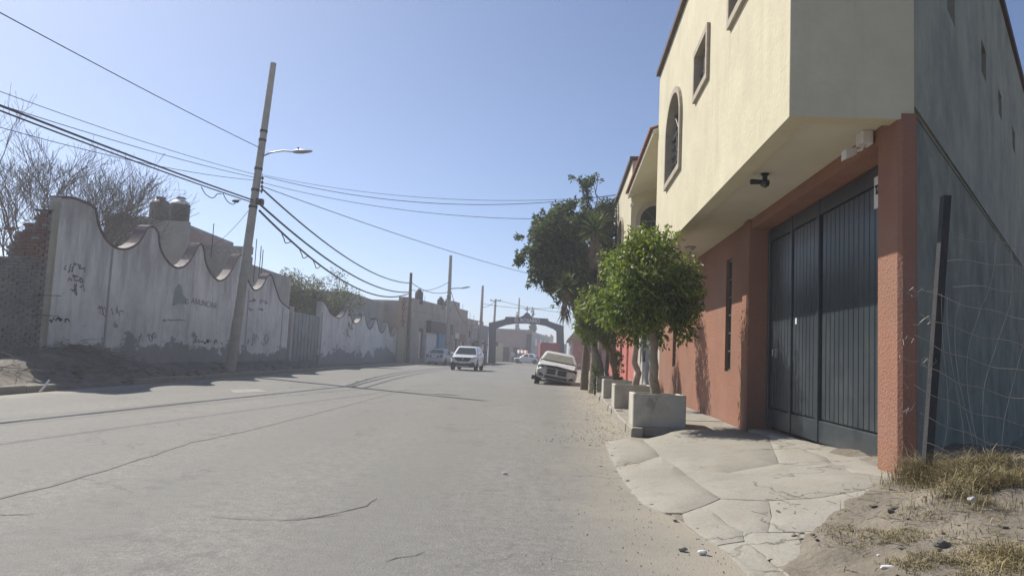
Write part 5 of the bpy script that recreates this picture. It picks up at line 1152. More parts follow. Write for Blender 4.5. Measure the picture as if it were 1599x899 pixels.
# vertical shop sign
a = at(623, 463, 66.6); b = at(637, 511, 66.6)
sg = empty('shop_sign', ((a.x + b.x) / 2, 66.6, 0), 0, 'tall orange vertical shop sign with blue letters beside the wooden pole', 'sign')
MB().box(a.x, b.x, 66.6, 66.72, b.z, a.z).build('panel', 'mustard_paint', sg)
MB().box(a.x + .12, b.x - .28, 66.6, 66.85, 0, b.z - .003).build('pillar', 'cream_render', sg)
hh = (a.z - b.z) / 9.3
for k, ch in enumerate('TORNILLOS'):
    text('lettering', ch, hh * 1.25, Matrix.Translation(Vector(((a.x + b.x) / 2, 66.592, a.z - hh * (k + .65)))) @ Matrix.Rotation(math.pi / 2, 4, 'X'), 'letter_blue', sg, bold=.012, sx=1.2)
for k, (px, py, m_n, lab) in enumerate([(712, 524, 'white_paint', 'small white board over the shutter of the stepped beige building'), (722, 526, 'salmon_paint', 'small red board on the stepped beige building')]):
    s_, z = fs(px, py); MB().wall(FP, s_ - .8, s_ + .8, z - .3, z + .3, (), -.13, -.075).build('shop_board', m_n, label=lab, cat='sign', fix=True)
# rubbish cart by the sedan
ct = empty('metal_rack', FP(fs(667, 560)[0], 0, -1.0), 0, 'small white barred rack at the workshop door', 'rack'); c = FP(fs(666, 560)[0], 0, -1.4); m_ = MB()
for dx in (-.4, .4):
    for dy in (-.25, .25): m_.tube([c + Vector((dx, dy, 0)), c + Vector((dx, dy, 1.0))], .02, 6)
m_.build('uprights', 'white_paint', ct)
for z in (.25, .6, .98): 
    m_ = MB(); P4 = [c + Vector((dx, dy, z)) for dx, dy in ((-.4, -.25), (.4, -.25), (.4, .25), (-.4, .25))]; m_.tube(P4 + [P4[0]], .018, 6); m_.build('rail', 'white_paint', ct)

# ------------------------------------------------------------------ archway
AY = 98.0
ar = empty('archway', (at(820, 566, AY).x, AY, 0), 0, 'dark blue street archway lettered EL ROSARIO with a cross on top', 'archway')
outer = [(763.5, 504), (772, 502.4), (789, 498), (789.2, 494.5), (812, 495), (817.5, 492.6), (819, 489.6), (823, 488), (826.7, 489.6), (828.5, 493), (831.6, 496), (855.5, 497.5), (856, 501), (864.6, 504), (879.7, 509)]
inner = [(868.7, 517), (864, 513.5), (852, 508.6), (836, 505.5), (821, 505), (806.5, 505), (790.6, 507.3), (779.6, 511), (774.7, 513.5)]
O3 = [(at(*q, AY).x, at(*q, AY).z) for q in outer]; I3 = [(at(*q, AY).x, at(*q, AY).z) for q in inner]
xl0, xl1 = at(762.5, 560, AY).x, at(774, 560, AY).x; xr0, xr1 = at(870.5, 560, AY).x, at(882, 560, AY).x
MB().prism([(xl0, 0), (xl1, 0), I3[-1], O3[0]], lambda u, v: (u, AY - .4, v), lambda u, v: (u, AY + .4, v)).build('pillar', 'arch_blue', ar, fix=True)
MB().prism([(xr0, 0), (xr1, 0), O3[-1], I3[0]], lambda u, v: (u, AY - .4, v), lambda u, v: (u, AY + .4, v)).build('pillar', 'arch_blue', ar, fix=True)
# the span as quads between upper and lower outlines
m_ = MB(); N = 60; xa, xb = I3[-1][0], I3[0][0]
def interp(pts, x):
    pts = sorted(pts)
    for (a, za_), (b, zb_) in zip(pts, pts[1:]):
        if a <= x <= b: return za_ + (zb_ - za_) * (x - a) / max(1e-9, b - a)
    return pts[0][1] if x < pts[0][0] else pts[-1][1]
xa2, xb2 = O3[0][0], O3[-1][0]
rings = []
for k in range(N + 1):
    x = xa + (xb - xa) * k / N; t, b_ = interp(O3, x), interp(I3, x); rings.append([(x, AY - .38, b_), (x, AY - .38, t), (x, AY + .38, t), (x, AY + .38, b_)])
m_.loft(rings); m_.build('span', 'arch_blue', ar, fix=True)
m_ = MB(); m_.prism([O3[0], I3[-1], (xa, interp(O3, xa))], lambda u, v: (u, AY - .38, v), lambda u, v: (u, AY + .38, v)); m_.prism([O3[-1], I3[0], (xb, interp(O3, xb))], lambda u, v: (u, AY - .38, v), lambda u, v: (u, AY + .38, v)); m_.build('shoulder', 'arch_blue', ar, fix=True)
c = at(823, 500, AY); tl = (at(848, 501, AY) - at(799, 499, AY)).normalized()
text('lettering', 'EL ROSARIO', .66, frame((c.x, AY - .40, c.z - .05), tl), 'white_paint', ar, bold=.012, extrude=.02, sx=.92)
t = at(823.4, 478.5, AY); b = at(823.2, 488.5, AY); m_ = MB(); m_.box(t.x - .06, t.x + .06, AY - .06, AY + .06, b.z - .1, t.z); z = t.z - .38; m_.box(t.x - .34, t.x - .061, AY - .06, AY + .06, z - .06, z + .06); m_.box(t.x + .061, t.x + .34, AY - .06, AY + .06, z - .06, z + .06); m_.build('cross', 'dark_steel', ar)

# ------------------------------------------------------------------ beyond the archway
Yb = 122; bb = empty('building', (at(805, 560, Yb).x, Yb, 0), 0, 'two storey brick building beyond the archway', 'building')
a, b = at(766, 516, Yb), at(831, 518, Yb); zt = at(800, 516, Yb).z; zm = at(800, 541, Yb).z
ops_ = [(a.x + 2.2 + k * 1.6, a.x + 3.2 + k * 1.6, .05, 2.4) for k in range(3)]
MB().wall(lambda s_, z, d: (s_, Yb + d, z), a.x, b.x, 0, zt, ops_, 0, .3).build('front_wall', 'pink_render', bb, fix=True)
for q in ops_: MB().box(q[0], q[1], Yb + .15, Yb + .2, q[2], q[3]).build('door', 'dark_steel', bb)
MB().box(a.x, b.x + .1, Yb - .12, Yb + .35, zt + .003, zt + .25).build('parapet', 'house_render', bb)
e = at(857, 534, 150); MB().prism([(0, 0), (1, 0), (1, 1), (0, 1)], lambda u, v: (b.x + (e.x - b.x) * u, Yb + .32 + (150 - Yb) * u, v * zt), lambda u, v: (b.x + (e.x - b.x) * u - .3, Yb + .32 + (150 - Yb) * u, v * zt)).build('side_wall', 'pale_render', bb, fix=True)
MB().box(b.x - .9, b.x - .05, Yb - .05, Yb - .005, at(833, 550, Yb).z, zt - .4).build('dark_bay', 'dark_steel', bb)
for k in range(3):
    u = .2 + .25 * k; x = b.x + (e.x - b.x) * u; y = Yb + .32 + (150 - Yb) * u; dx, dy = (e.x - b.x), (150 - Yb); L = math.hypot(dx, dy); dx /= L; dy /= L
    MB().prism([(-.9, 2.9), (.9, 2.9), (.9, 4.1), (-.9, 4.1)], lambda q, v: (x + dx * q + .05, y + dy * q - .02, v), lambda q, v: (x + dx * q - .1, y + dy * q, v)).build('window', 'dark_glass', bb, fix=True)
yl = empty('garden_wall', (at(779, 560, 116).x, 116, 0), 0, 'cream yellow wall with a small dark window just through the archway', 'wall')
a2, b2_ = at(772.5, 535, 116), at(786, 536, 116)
MB().wall(lambda s_, z, d: (s_, 116 + d, z), a2.x, b2_.x, 0, a2.z, [(a2.x + .15, a2.x + .55, 2.4, 3.1)], 0, .3).build('wall_face', 'cream_render', yl, fix=True)
MB().box(a2.x + .15, a2.x + .55, 116.15, 116.2, 2.4, 3.1).build('window', 'dark_glass', yl)
aw = empty('market_awning', (at(815, 560, 114).x, 114, 0), 0, 'red and white awning on thin posts beyond the archway', 'awning')
p0, p1 = at(808, 546, 114), at(824, 549, 114)
for k in range(6):
    x0 = p0.x + (p1.x - p0.x) * k / 6; x1 = p0.x + (p1.x - p0.x) * (k + 1) / 6
    MB().prism([(0, 0), (1.6, -.45), (1.6, -.55), (0, -.05)], lambda u, v: (x0 + .002, 114.8 - u, p0.z + v), lambda u, v: (x1 - .002, 114.8 - u, p0.z + v)).build('stripe', 'salmon_paint' if k % 2 else 'white_paint', aw, fix=True)
for x in (p0.x + .05, p1.x - .05): MB().tube([(x, 113.3, 0), (x, 113.3, p0.z - .5)], .035, 6).build('post', 'galvanised', aw)
rt = Vector((at(852, 556, 88).x, 88, 0))
trk = empty('red_truck', rt, 0, 'red box truck parked behind the wrecked sedan', 'truck'); a, b = at(844, 534, 88), at(874, 552, 88); w_ = b.x - a.x
m_ = MB(); m_.bbox(a.x, b.x, 88, 93.5, .9, a.z, .06); m_.build('cargo_box', 'red_paint', trk)
m_ = MB(); m_.bbox(a.x + .1, b.x - .1, 93.52, 95.2, .5, a.z - .35, .12); m_.build('cab', 'red_paint', trk)
m_ = MB(); m_.box(a.x + .3, b.x - .3, 88.02, 95, .55, .89); m_.build('chassis', 'black_plastic', trk)
for x in (a.x + .2, b.x - .2):
    for y in (89.3, 94.2): m_ = MB(); m_.lathe([(.3, -.12), (.44, -.1), (.44, .1), (.3, .12)], (x, y, .44), 18, 'x'); m_.build('wheel', 'tyre', trk, smooth=40)
for dx in (.2, w_ - .45): MB().box(a.x + dx, a.x + dx + .25, 87.97, 87.999, 1.0, 1.15).build('tail_light', 'tail_red', trk)
# right-hand buildings hidden by the trees, past the house
rb = empty('house', H(1, 34, 0), -HA, 'salmon red house behind the trees past the cream house', 'house')
MB().wall(hm(.05), 26, 44, 0, 3.3, [(28, 29, .1, 2.2), (31, 32.5, 1.0, 2.2), (36, 37, .1, 2.2), (39, 40.5, 1.0, 2.2), (42.3, 43.2, .1, 2.2)], 0, .25).build('facade', 'salmon_paint', rb, local=False) if False else None
def Hwall(root, name, m, s0, s1, z0, z1, ops=(), t0=.05, th=.25): return MB().wall(lambda s_, z, d: H(t0 + d, s_, z), s0, s1, z0, z1, ops, 0, th).build(name, m, root, fix=True)
hops = [(27.5, 28.5, .2, 2.3), (31, 32.5, 1.1, 2.3), (36, 37, .2, 2.3), (39, 40.6, 1.1, 2.3)]
Hwall(rb, 'facade', 'salmon_paint', 24.6, 43, 0, 3.3, hops)
for q in hops: MB().wall(lambda s_, z, d: H(.15 + d, s_, z), *q, (), 0, .04).build('door' if q[2] < 1 else 'window', 'dark_glass' if q[2] > 1 else 'white_paint', rb, fix=True)
MB().wall(lambda q, z, d: H(q, 24.6 + d, z), .31, 7, 0, 3.3, (), 0, .25).build('side_wall', 'salmon_paint', rb, fix=True); MB().wall(lambda q, z, d: H(q, z, 3.15 + d), .31, 7, 24.9, 43, (), 0, .12).build('roof', 'house_render', rb, fix=True)
m_ = MB(); m_.prism([(-.85, 2.55), (.05, 2.9), (.05, 2.98), (-.85, 2.63)], lambda u, v: H(u, 38, v), lambda u, v: H(u, 43, v)); m_.build('awning', 'blue_grey_render', rb, fix=True)
for s_ in (38.4, 40.5, 42.6): MB().tube([H(-.8, s_, .15), H(-.8, s_, 2.57)], .04, 6).build('awning_post', 'white_paint', rb)
rr = empty('house', H(-1, 76, 0), -HA, 'brown roofed house before the archway on the right', 'house')
Hwall(rr, 'facade', 'pale_render', 74, 89, 0, 3.0, [(76, 77.5, .2, 2.3), (80, 82, 1, 2.2), (85, 87, .2, 2.3)], -2.0)
for q in [(76, 77.5, .2, 2.3), (80, 82, 1, 2.2), (85, 87, .2, 2.3)]: MB().wall(lambda s_, z, d: H(-1.9 + d, s_, z), *q, (), 0, .04).build('door' if q[2] < 1 else 'window', 'dark_steel', rr, fix=True)
MB().wall(lambda q, z, d: H(q, 74 + d, z), -1.74, 6, 0, 3.0, [(.2, 1.4, .9, 2.2)], 0, .25).build('side_wall', 'salmon_paint', rr, fix=True); MB().wall(lambda q, z, d: H(q, 74.1 + d, z), .2, 1.4, .9, 2.2, (), 0, .04).build('window', 'dark_glass', rr, fix=True)
m_ = MB(); m_.prism([(-2.4, 3.02), (.4, 6.6), (6.3, 3.02)], lambda u, v: H(u, 73.6, v), lambda u, v: H(u, 89.4, v)); m_.build('roof', 'roof_brown', rr, fix=True)
for k, (px, lab) in enumerate([(852, 'left cream roof tank far beyond the archway'), (860, 'right cream roof tank far beyond the archway')]): tank(px, 534, 522, 165, 8, ('tank_cream', 'tank_cream'), lab)
fb = empty('building', (at(860, 560, 165).x, 168, 0), 0, 'far pale building under the cream roof tanks', 'building'); a, b = at(845, 535, 162), at(885, 538, 162)
fo = [(a.x + 1 + k * 1.9, a.x + 2.1 + k * 1.9, 2.0, 3.1) for k in range(2)]
MB().wall(lambda s_, z, d: (s_, 162 + d, z), a.x, b.x, 0, a.z, fo, 0, .3).build('front_wall', 'blue_grey_render', fb, fix=True)
MB().box(a.x, b.x, 162.31, 170, a.z - .35, a.z - .1).box(a.x, a.x + .3, 162.31, 170, 0, a.z - .36).build('roof', 'blue_grey_render', fb)
for q in fo: MB().box(q[0], q[1], 162.15, 162.2, q[2], q[3]).build('window', 'dark_glass', fb)
# trees beyond the archway
def cypress(px, pyt, pyb, Y, wpx, label, seed):
    b = at(px, pyb, Y); t = at(px, pyt, Y); r = wpx / 2 * Y / FPX; h = t.z; o = empty('cypress_tree', (b.x, Y, 0), 0, label, 'tree', 'cypresses beyond the archway'); m_ = MB(); m_.tube([(b.x, Y, 0), (b.x, Y, h * .9)], [.2, .04], 7); m_.build('trunk', 'bark', o)
    cl_ = [((b.x, Y, h * f), (r * w2_, r * w2_, h * .12)) for f, w2_ in ((.3, 1), (.45, 1), (.6, .95), (.74, .8), (.86, .55), (.94, .3))]
    leaves('crown', cl_, 2200, .4, 'cypress_leaf', o, seed, sub=60, sub_r=.5, droop=-.5, shell=.5)
cypress(806, 480 + 10, 540, 150, 6, 'low narrow cypress behind the brick building', 41); cypress(829, 483, 540, 145, 9, 'tallest bushy cypress behind the archway lettering', 42); cypress(833.5, 497, 545, 148, 5, 'thin cypress to the right of the tall one', 43)
cypress(750, 498, 550, 140, 12, 'dark tree showing over the blue grey building', 44)

# ------------------------------------------------------------------ vehicles
def car(root, L, W, Hh, belt, stations, gh, paint, low, glass, wheel_r, wheels, name_front='grille', detail='suv'):
    "y forward; stations: (y, zbot, ztop, halfwidth); gh: (y windscreen base, y roof front, y roof rear, y rear base)"
    rings = []
    for (y, zb, zt, hw) in stations:
        mid = zb + (zt - zb) * .55; half = [(0, zb), (hw * .80, zb), (hw * .94, zb + .06), (hw, zb + (zt - zb) * .35), (hw * 1.0, mid), (hw * .975, zt - .10), (hw * .90, zt - .025), (hw * .6, zt + .008), (0, zt + .015)]
        rings.append([(x, y, z) for x, z in half] + [(-x, y, z) for x, z in half[-2:0:-1]])
    body = MB().loft(rings).build('body', paint, root, local=True, smooth=60, fix=True)
    sb = body.modifiers.new('sub', 'SUBSURF'); sb.levels = 2; sb.render_levels = 2
    y0, y1, y2, y3 = gh; hb = W / 2 * .93; ht = W / 2 * .72; zb = belt - .03; zt = Hh
    def sec(y, z, h): return [(-h, y, z), (h, y, z)]
    b4 = [(-hb, y0, zb), (hb, y0, zb), (hb, y3, zb), (-hb, y3, zb)]; e = .10
    lev = [(zb, hb, y0, y3), (zb + (zt - zb) * .85, ht + (hb - ht) * .12, y1 + (y0 - y1) * .13, y2 + (y3 - y2) * .13), (zt - .02, ht * .94, y1 - .08, y2 + .08), (zt, ht * .7, y1 - .3, y2 + .25)]
    cab = MB(); vs = []; 
    for (z, h, ya, yb) in lev:
        c = .10 if z > zb else .05; vs.append([(-h + c, ya, z), (h - c, ya, z), (h, ya - c, z), (h, yb + c, z), (h - c, yb, z), (-h + c, yb, z), (-h, yb + c, z), (-h, ya - c, z)])
    cab.loft(vs); roof = cab.build('cabin', paint, root, local=True, smooth=50, fix=True)
    def panel(nm, pts, m, off=.006):
        P = [Vector(p) for p in pts]; nn = (P[1] - P[0]).cross(P[2] - P[0]).normalized(); c = sum(P, Vector()) / len(P)
        if nn.dot(c - Vector((0, (y0 + y3) / 2, (zb + zt) / 2))) < 0: nn = -nn
        return MB().add([p + nn * off for p in P], [tuple(range(len(P)))]).build(nm, m, root, local=True)
    def edgept(fr, k): # interpolate between level 0 and 1 at face corner
        return lambda u: None
    l0, l1 = lev[0], lev[1]
    def li(u): return tuple(a + (b - a) * u for a, b in zip(l0, l1))
    z_a, h_a, ya_a, yb_a = li(.07); z_b, h_b, ya_b, yb_b = li(.97)
    panel('windscreen', [(-h_a + .10, ya_a, z_a), (h_a - .10, ya_a, z_a), (h_b - .13, ya_b, z_b), (-h_b + .13, ya_b, z_b)], glass)
    panel('rear_window', [(-h_a + .12, yb_a, z_a), (h_a - .12, yb_a, z_a), (h_b - .15, yb_b, z_b), (-h_b + .15, yb_b, z_b)], glass)
    for sx in (-1, 1):
        ym = (y0 + y3) / 2 - .05
        panel('side_window', [(sx * h_a, ya_a - .28, z_a), (sx * h_a, ym + .04, z_a), (sx * h_b, ym + .04, z_b), (sx * h_b, ya_b - .22, z_b)], glass)
        panel('side_window', [(sx * h_a, ym - .04, z_a), (sx * h_a, yb_a + .3, z_a), (sx * h_b, yb_b + .25, z_b), (sx * h_b, ym - .04, z_b)], glass)
        m_ = MB(); m_.bbox(-.09, .09, -.06, .06, -.01, .13, .025); mi = m_.build('mirror', paint if detail != 'wreck' else low, root, local=True); mi.location = (sx * (hb + .13), y0 - .35, belt + .0)
    for (x, y, z, present) in wheels:
        if not present: continue
        sx = 1 if x > 0 else -1; r = wheel_r; wh = MB(); wh.lathe([(r * .62, -.10), (r * .9, -.11), (r, -.08), (r, .08), (r * .9, .11), (r * .62, .10)], n=22, axis='x'); ob = wh.build('wheel', 'tyre', root, local=True, smooth=40); ob.location = (x, y, z)
        rm = MB(); rm.lathe([(r * .62, .0), (r * .6, sx * .085), (r * .5, sx * .07), (r * .2, sx * .09), (.001, sx * .095)] if sx > 0 else [(.001, -.095), (r * .2, -.09), (r * .5, -.07), (r * .6, -.085), (r * .62, 0)], n=16, axis='x'); rim = rm.build('rim', 'rim', ob, local=True, smooth=30)
        ah = MB(); pts = [((r + .07) * math.cos(math.pi * k / 12), (r + .07) * math.sin(math.pi * k / 12)) for k in range(13)]; xx = sx * (W / 2 * .985 + .006)
        ah.prism(pts, lambda u, v: (xx, y + u, z + v), lambda u, v: (xx - sx * .1, y + u, z + v)); ah.build('wheel_arch', 'black_plastic', root, local=True, fix=True)
    return body
def bit(root, name, m, x0, x1, y0, y1, z0, z1, b=.015, rot=0):
    o = MB().bbox(x0, x1, y0, y1, z0, z1, b).build(name, m, root, local=True); return o
# white SUV coming towards us
P = gz(725, 578.5, 0)
suv = empty('white_suv', (P.x + .1, P.y + 1.9, 0), math.pi - .10, 'white compact SUV driving towards the viewer in the road', 'car', 'vehicles on the street')
st = [(2.22, .42, .80, .62), (2.16, .30, .93, .80), (1.95, .24, 1.00, .89), (1.4, .22, 1.06, .925), (.9, .22, 1.10, .93), (0, .22, 1.10, .93), (-1.4, .22, 1.12, .93), (-2.0, .25, 1.10, .90), (-2.22, .34, 1.02, .80), (-2.28, .45, .85, .70)]
car(suv, 4.5, 1.86, 1.68, 1.10, st, (1.12, .35, -1.55, -2.12), 'car_white', 'car_white', 'car_glass', .36, [(.80, 1.38, .36, 1), (-.80, 1.38, .36, 1), (.80, -1.3, .36, 1), (-.80, -1.3, .36, 1)])
m_ = MB(); m_.prism([(-.60, .90), (.60, .90), (.50, .72), (.36, .64), (-.36, .64), (-.50, .72)], lambda u, v: (u, 2.10, v), lambda u, v: (u, 2.235, v)); m_.build('grille', 'black_plastic', suv, local=True, fix=True)
bit(suv, 'bumper', 'black_plastic', -.82, .82, 2.02, 2.25, .26, .52); bit(suv, 'number_plate', 'white_paint', -.2, .2, 2.251, 2.262, .50, .62, .004); bit(suv, 'skid_trim', 'galvanised', -.45, .45, 2.251, 2.26, .28, .34, .004)
m_ = MB(); m_.lathe([(.06, 0), (.06, .02)], (0, 2.237, .80), 12, 'y'); m_.build('badge', 'galvanised', suv, local=True)
for sx in (-1, 1):
    m_ = MB(); m_.prism([(.58, .86), (.80, .96), (.86, .90), (.74, .82), (.60, .80)], lambda u, v: (sx * u, 2.02, v), lambda u, v: (sx * u, 2.215 - (u - .58) * .45, v)); m_.build('headlight', 'lamp_glass', suv, local=True, fix=True)
    bit(suv, 'fog_lamp', 'black_plastic', min(sx * .58, sx * .78), max(sx * .58, sx * .78), 2.10, 2.262, .42, .58)
# silver sedan parked, seen from behind
P = gz(687, 569.5, 0)
sed = empty('silver_sedan', (P.x, P.y + .2, 0), -.16, 'silver sedan parked with its back to the viewer by the workshop', 'car', 'vehicles on the street')
st = [(2.2, .40, .62, .60), (2.1, .28, .72, .78), (1.6, .22, .82, .85), (.9, .20, .90, .86), (0, .20, .93, .865), (-1.0, .20, .97, .865), (-1.55, .22, 1.03, .85), (-2.05, .25, 1.03, .80), (-2.2, .32, .98, .74), (-2.25, .42, .80, .70)]
car(sed, 4.4, 1.73, 1.46, .98, st, (1.05, .25, -.95, -1.62), 'car_silver', 'car_silver', 'car_glass', .31, [(.74, 1.32, .31, 1), (-.74, 1.32, .31, 1), (.74, -1.3, .31, 1), (-.74, -1.3, .31, 1)])
bit(sed, 'bumper', 'car_silver', -.76, .76, -2.30, -2.1, .30, .56); bit(sed, 'number_plate', 'white_paint', -.26, .26, -2.275, -2.262, .70, .84, .004); bit(sed, 'plate_recess', 'black_plastic', -.40, .40, -2.26, -2.18, .66, .88, .01)
for sx in (-1, 1): bit(sed, 'tail_light', 'tail_red', min(sx * .50, sx * .76), max(sx * .50, sx * .76), -2.275, -2.1, .70, .92, .02)
# far white car
P = gz(824, 567.5, 0); P = Vector((at(824, 562, 108).x, 108, 0))
fc = empty('white_sedan', P, 1.25, 'small white car parked beyond the archway by the awning', 'car', 'vehicles on the street')
st = [(2.1, .40, .62, .60), (2.0, .28, .72, .78), (1.5, .22, .82, .84), (.9, .20, .90, .85), (0, .20, .92, .85), (-1.0, .20, .96, .85), (-1.5, .22, 1.0, .84), (-2.0, .25, .98, .78), (-2.15, .4, .8, .70)]
car(fc, 4.2, 1.7, 1.45, .96, st, (1.0, .25, -.95, -1.6), 'car_white', 'car_white', 'car_glass', .31, [(.73, 1.3, .31, 1), (-.73, 1.3, .31, 1), (.73, -1.25, .31, 1), (-.73, -1.25, .31, 1)])
P = Vector((at(846, 561, 132).x, 132, 0)); fc2 = empty('silver_hatchback', P, .2, 'grey car standing farther back beside the brick building', 'car', 'vehicles on the street')
car(fc2, 4.2, 1.7, 1.5, .96, st, (1.0, .25, -1.2, -1.9), 'car_silver', 'car_silver', 'car_glass', .31, [(.73, 1.3, .31, 1), (-.73, 1.3, .31, 1), (.73, -1.25, .31, 1), (-.73, -1.25, .31, 1)])
# the dusty wreck, tilted with its kerb side down
PW = gz(872, 601, 0)
wr = empty('wrecked_sedan', (PW.x - .02, PW.y + 2.3, .02), 0, 'dust covered wrecked sedan tilted at the kerb under the evergreen', 'car', 'vehicles on the street', rot=(0, math.radians(-9.5), math.pi + .22))
wr.rotation_euler = (math.radians(-1.5), math.radians(-8.5), math.pi - .07); wr.location.z = .0
st = [(2.42, .42, .62, .58), (2.38, .30, .74, .78), (2.2, .22, .80, .88), (1.6, .20, .90, .93), (.95, .20, .98, .94), (0, .20, 1.0, .94), (-1.2, .20, 1.02, .94), (-2.0, .24, 1.02, .90), (-2.4, .32, .95, .80), (-2.5, .45, .8, .72)]
car(wr, 4.9, 1.88, 1.42, 1.0, st, (1.25, .25, -1.0, -1.8), 'car_dusty', 'car_dusty_low', 'dusty_glass', .33, [(.80, 1.5, .16, 1), (-.80, 1.5, .26, 0), (.80, -1.4, .22, 1), (-.80, -1.4, .30, 0)], detail='wreck')
# hood panel sprung open a little, grille with a cross, bumper
m_ = MB(); m_.add([(-.80, 1.18, 1.03), (.80, 1.18, 1.03), (.74, 2.28, .86), (0, 2.36, .90), (-.74, 2.26, .83), (-.80, 1.18, 1.00), (.80, 1.18, 1.00), (.74, 2.28, .83), (0, 2.36, .87), (-.74, 2.26, .80)], [(0, 1, 2, 3, 4), (9, 8, 7, 6, 5), (0, 5, 6, 1), (1, 6, 7, 2), (2, 7, 8, 3), (3, 8, 9, 4), (4, 9, 5, 0)]); m_.build('bonnet', 'car_dusty', wr, local=True, fix=True)
m_ = MB(); m_.prism([(-.84, .28), (.84, .28), (.86, .60), (.5, .76), (-.5, .76), (-.86, .60)], lambda u, v: (u, 2.30, v), lambda u, v: (u, 2.455 - .12 * abs(u), v)); m_.build('bumper', 'car_dusty_low', wr, local=True, fix=True)
for sx in (-1, 1):
    for z0, z1 in ((.50, .60), (.62, .72)): bit(wr, 'grille_opening', 'black_plastic', min(sx * .05, sx * .44), max(sx * .05, sx * .44), 2.40, 2.462, z0, z1, .01)
    bit(wr, 'bumper_vent', 'black_plastic', min(sx * .55, sx * .76), max(sx * .55, sx * .76), 2.30, 2.40, .36, .48, .01)
for sx, mm in ((1, 'lamp_glass'), (-1, 'black_plastic')):
    m_ = MB(); m_.prism([(.46, .74), (.84, .66), (.89, .78), (.78, .84), (.5, .82)], lambda u, v: (sx * u, 2.15, v), lambda u, v: (sx * u, 2.40 - (u - .46) * .5, v)); m_.build('headlight' if sx > 0 else 'headlight_socket', mm, wr, local=True, fix=True)
m_ = MB(); m_.tube([(.9, 1.5, .08), (.3, 1.5, .15), (-.8, 1.5, .12)], .04, 7); m_.tube([(.4, 1.2, .15), (-.4, 1.2, .12)], .06, 7); m_.build('front_axle', 'rust_steel', wr, local=True)
bit(wr, 'wiper_cowl', 'black_plastic', -.82, .82, 1.14, 1.30, .985, 1.052, .01)
bit(wr, 'bonnet_gap', 'black_plastic', -.74, .74, 2.10, 2.335, .765, .80, .01)
bit(wr, 'lower_grille', 'black_plastic', -.5, .5, 2.36, 2.462, .32, .42, .01)
bit(wr, 'hanging_bar', 'black_plastic', .86, 1.06, 2.0, 2.12, .12, .3, .02)

# ------------------------------------------------------------------ people
def skin(name, joints, edges, m, parent, root=0, sub=2):
    me = bpy.data.meshes.new(name); me.from_pydata([j[0] for j in joints], edges, []); o = bpy.data.objects.new(name, me); COL.objects.link(o); o.parent = parent
    sk = o.modifiers.new('skin', 'SKIN'); sk.use_smooth_shade = True; sl_ = me.skin_vertices[0] if me.skin_vertices else None
    if sl_ is None:
        bm = bmesh.new(); bm.from_mesh(me); bm.verts.layers.skin.verify(); bm.to_mesh(me); bm.free(); sl_ = me.skin_vertices[0]
    for i, j in enumerate(joints): sl_.data[i].radius = (j[1], j[2] if len(j) > 2 else j[1]); sl_.data[i].use_root = (i == root)
    s_ = o.modifiers.new('sub', 'SUBSURF'); s_.levels = sub; s_.render_levels = sub
    dg = bpy.context.evaluated_depsgraph_get(); me2 = bpy.data.meshes.new_from_object(o.evaluated_get(dg)); bpy.data.objects.remove(o)
    me2.materials.clear(); me2.materials.append(MATS[m]); q = bpy.data.objects.new(name, me2); COL.objects.link(q); q.parent = parent; return q
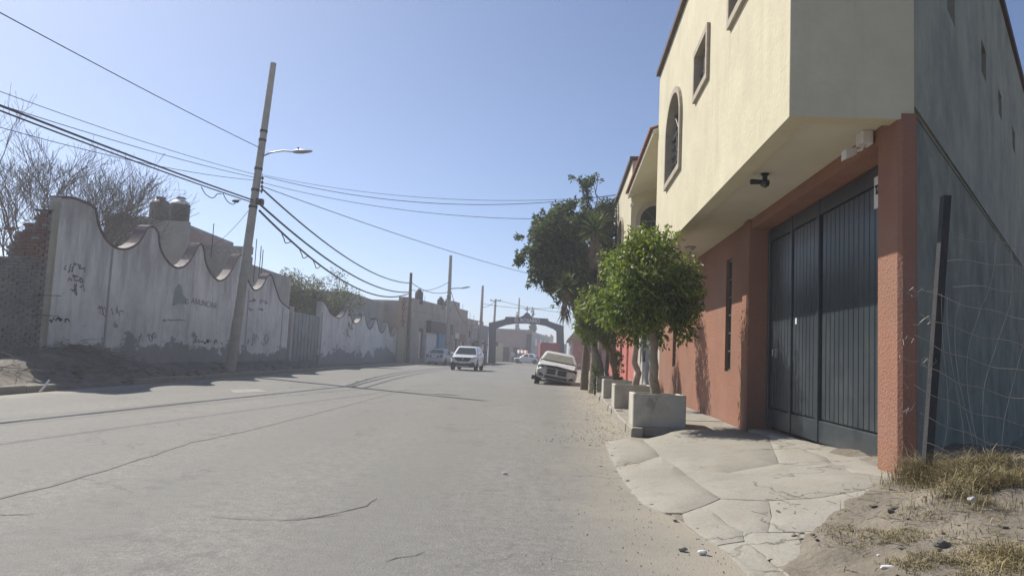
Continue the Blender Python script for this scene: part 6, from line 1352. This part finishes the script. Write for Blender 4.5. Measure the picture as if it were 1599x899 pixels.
def person(loc, rz, label, top, legs, stride=.18):
    o = empty('person', loc, rz, label, 'person', 'people on the street'); s2 = stride
    J = [((0, 0, .95), .115, .09), ((0, .01, 1.18), .11, .085), ((0, 0, 1.40), .12, .08), ((0, .01, 1.50), .05), ((0, .015, 1.56), .065), ((0, .02, 1.64), .085, .095), ((0, .02, 1.71), .06),
         ((.19, 0, 1.40), .052), ((.24, -.08, 1.15), .043), ((.23, .08, .93), .033), ((.23, .12, .84), .035, .02),
         ((-.19, 0, 1.40), .052), ((-.24, .06, 1.15), .043), ((-.22, .18, .95), .033), ((-.22, .22, .87), .035, .02),
         ((.09, s2 * .5, .5), .062), ((.09, s2 * .35, .10), .042), ((.09, s2 * .35 + .15, .045), .035, .03), ((-.09, -s2 * .2, .5), .062), ((-.09, -s2, .13), .042), ((-.09, -s2 + .14, .05), .035, .03)]
    E = [(0, 1), (1, 2), (2, 3), (3, 4), (4, 5), (5, 6), (2, 7), (7, 8), (8, 9), (9, 10), (2, 11), (11, 12), (12, 13), (13, 14), (0, 15), (15, 16), (16, 17), (0, 18), (18, 19), (19, 20)]
    skin('body', J, E, 'skin', o)
    T = [((0, 0, .92), .135, .11), ((0, .01, 1.18), .125, .10), ((0, 0, 1.41), .135, .095), ((.19, 0, 1.40), .068), ((.24, -.08, 1.15), .056), ((.235, .03, 1.0), .046), ((-.19, 0, 1.40), .068), ((-.24, .06, 1.15), .056), ((-.225, .14, 1.01), .046)]
    skin('shirt', T, [(0, 1), (1, 2), (2, 3), (3, 4), (4, 5), (2, 6), (6, 7), (7, 8)], top, o)
    K = [((0, 0, .97), .128, .105), ((.09, s2 * .5, .5), .08), ((.09, s2 * .35, .10), .062), ((-.09, -s2 * .2, .5), .08), ((-.09, -s2, .13), .062)]
    skin('trousers', K, [(0, 1), (1, 2), (0, 3), (3, 4)], legs, o)
    skin('hair', [((0, -.02, 1.70), .085, .085), ((0, -.035, 1.63), .085, .07)], [(0, 1)], 'hair_black', o); return o
Pp = gz(753, 566, 0); Pp = Vector((at(755, 560, 66).x, 66, 0))
person(Pp, math.pi * .9, 'person in a maroon top and dark trousers walking beside the white SUV', 'cloth_maroon', 'cloth_dark')
person(Vector((at(801, 560, 104).x, 104, 0)), math.pi, 'person in a white shirt and jeans standing under the archway', 'cloth_white', 'cloth_denim', .1)
person(Vector((at(812, 560, 112).x, 112, 0)), 2.0, 'person in dark clothes standing by the awning posts', 'cloth_dark', 'cloth_dark', .1)
# ------------------------------------------------------------------ haze in the air
HAZE = .0022
hz = MB().box(-960, 960, -860, 980, -1.2, 22).build('haze', 'soil', label='thin dusty haze filling the street', cat='haze', kind='stuff')
m, t, b = _nodes('haze_air'); t.nodes.remove(b); pv = t.nodes.new('ShaderNodeVolumePrincipled')
pv.inputs['Color'].default_value = (.93, .95, 1, 1); pv.inputs['Density'].default_value = HAZE; pv.inputs['Anisotropy'].default_value = .35
t.links.new(pv.outputs[0], t.nodes['Material Output'].inputs['Volume']); hz.data.materials.clear(); hz.data.materials.append(m)
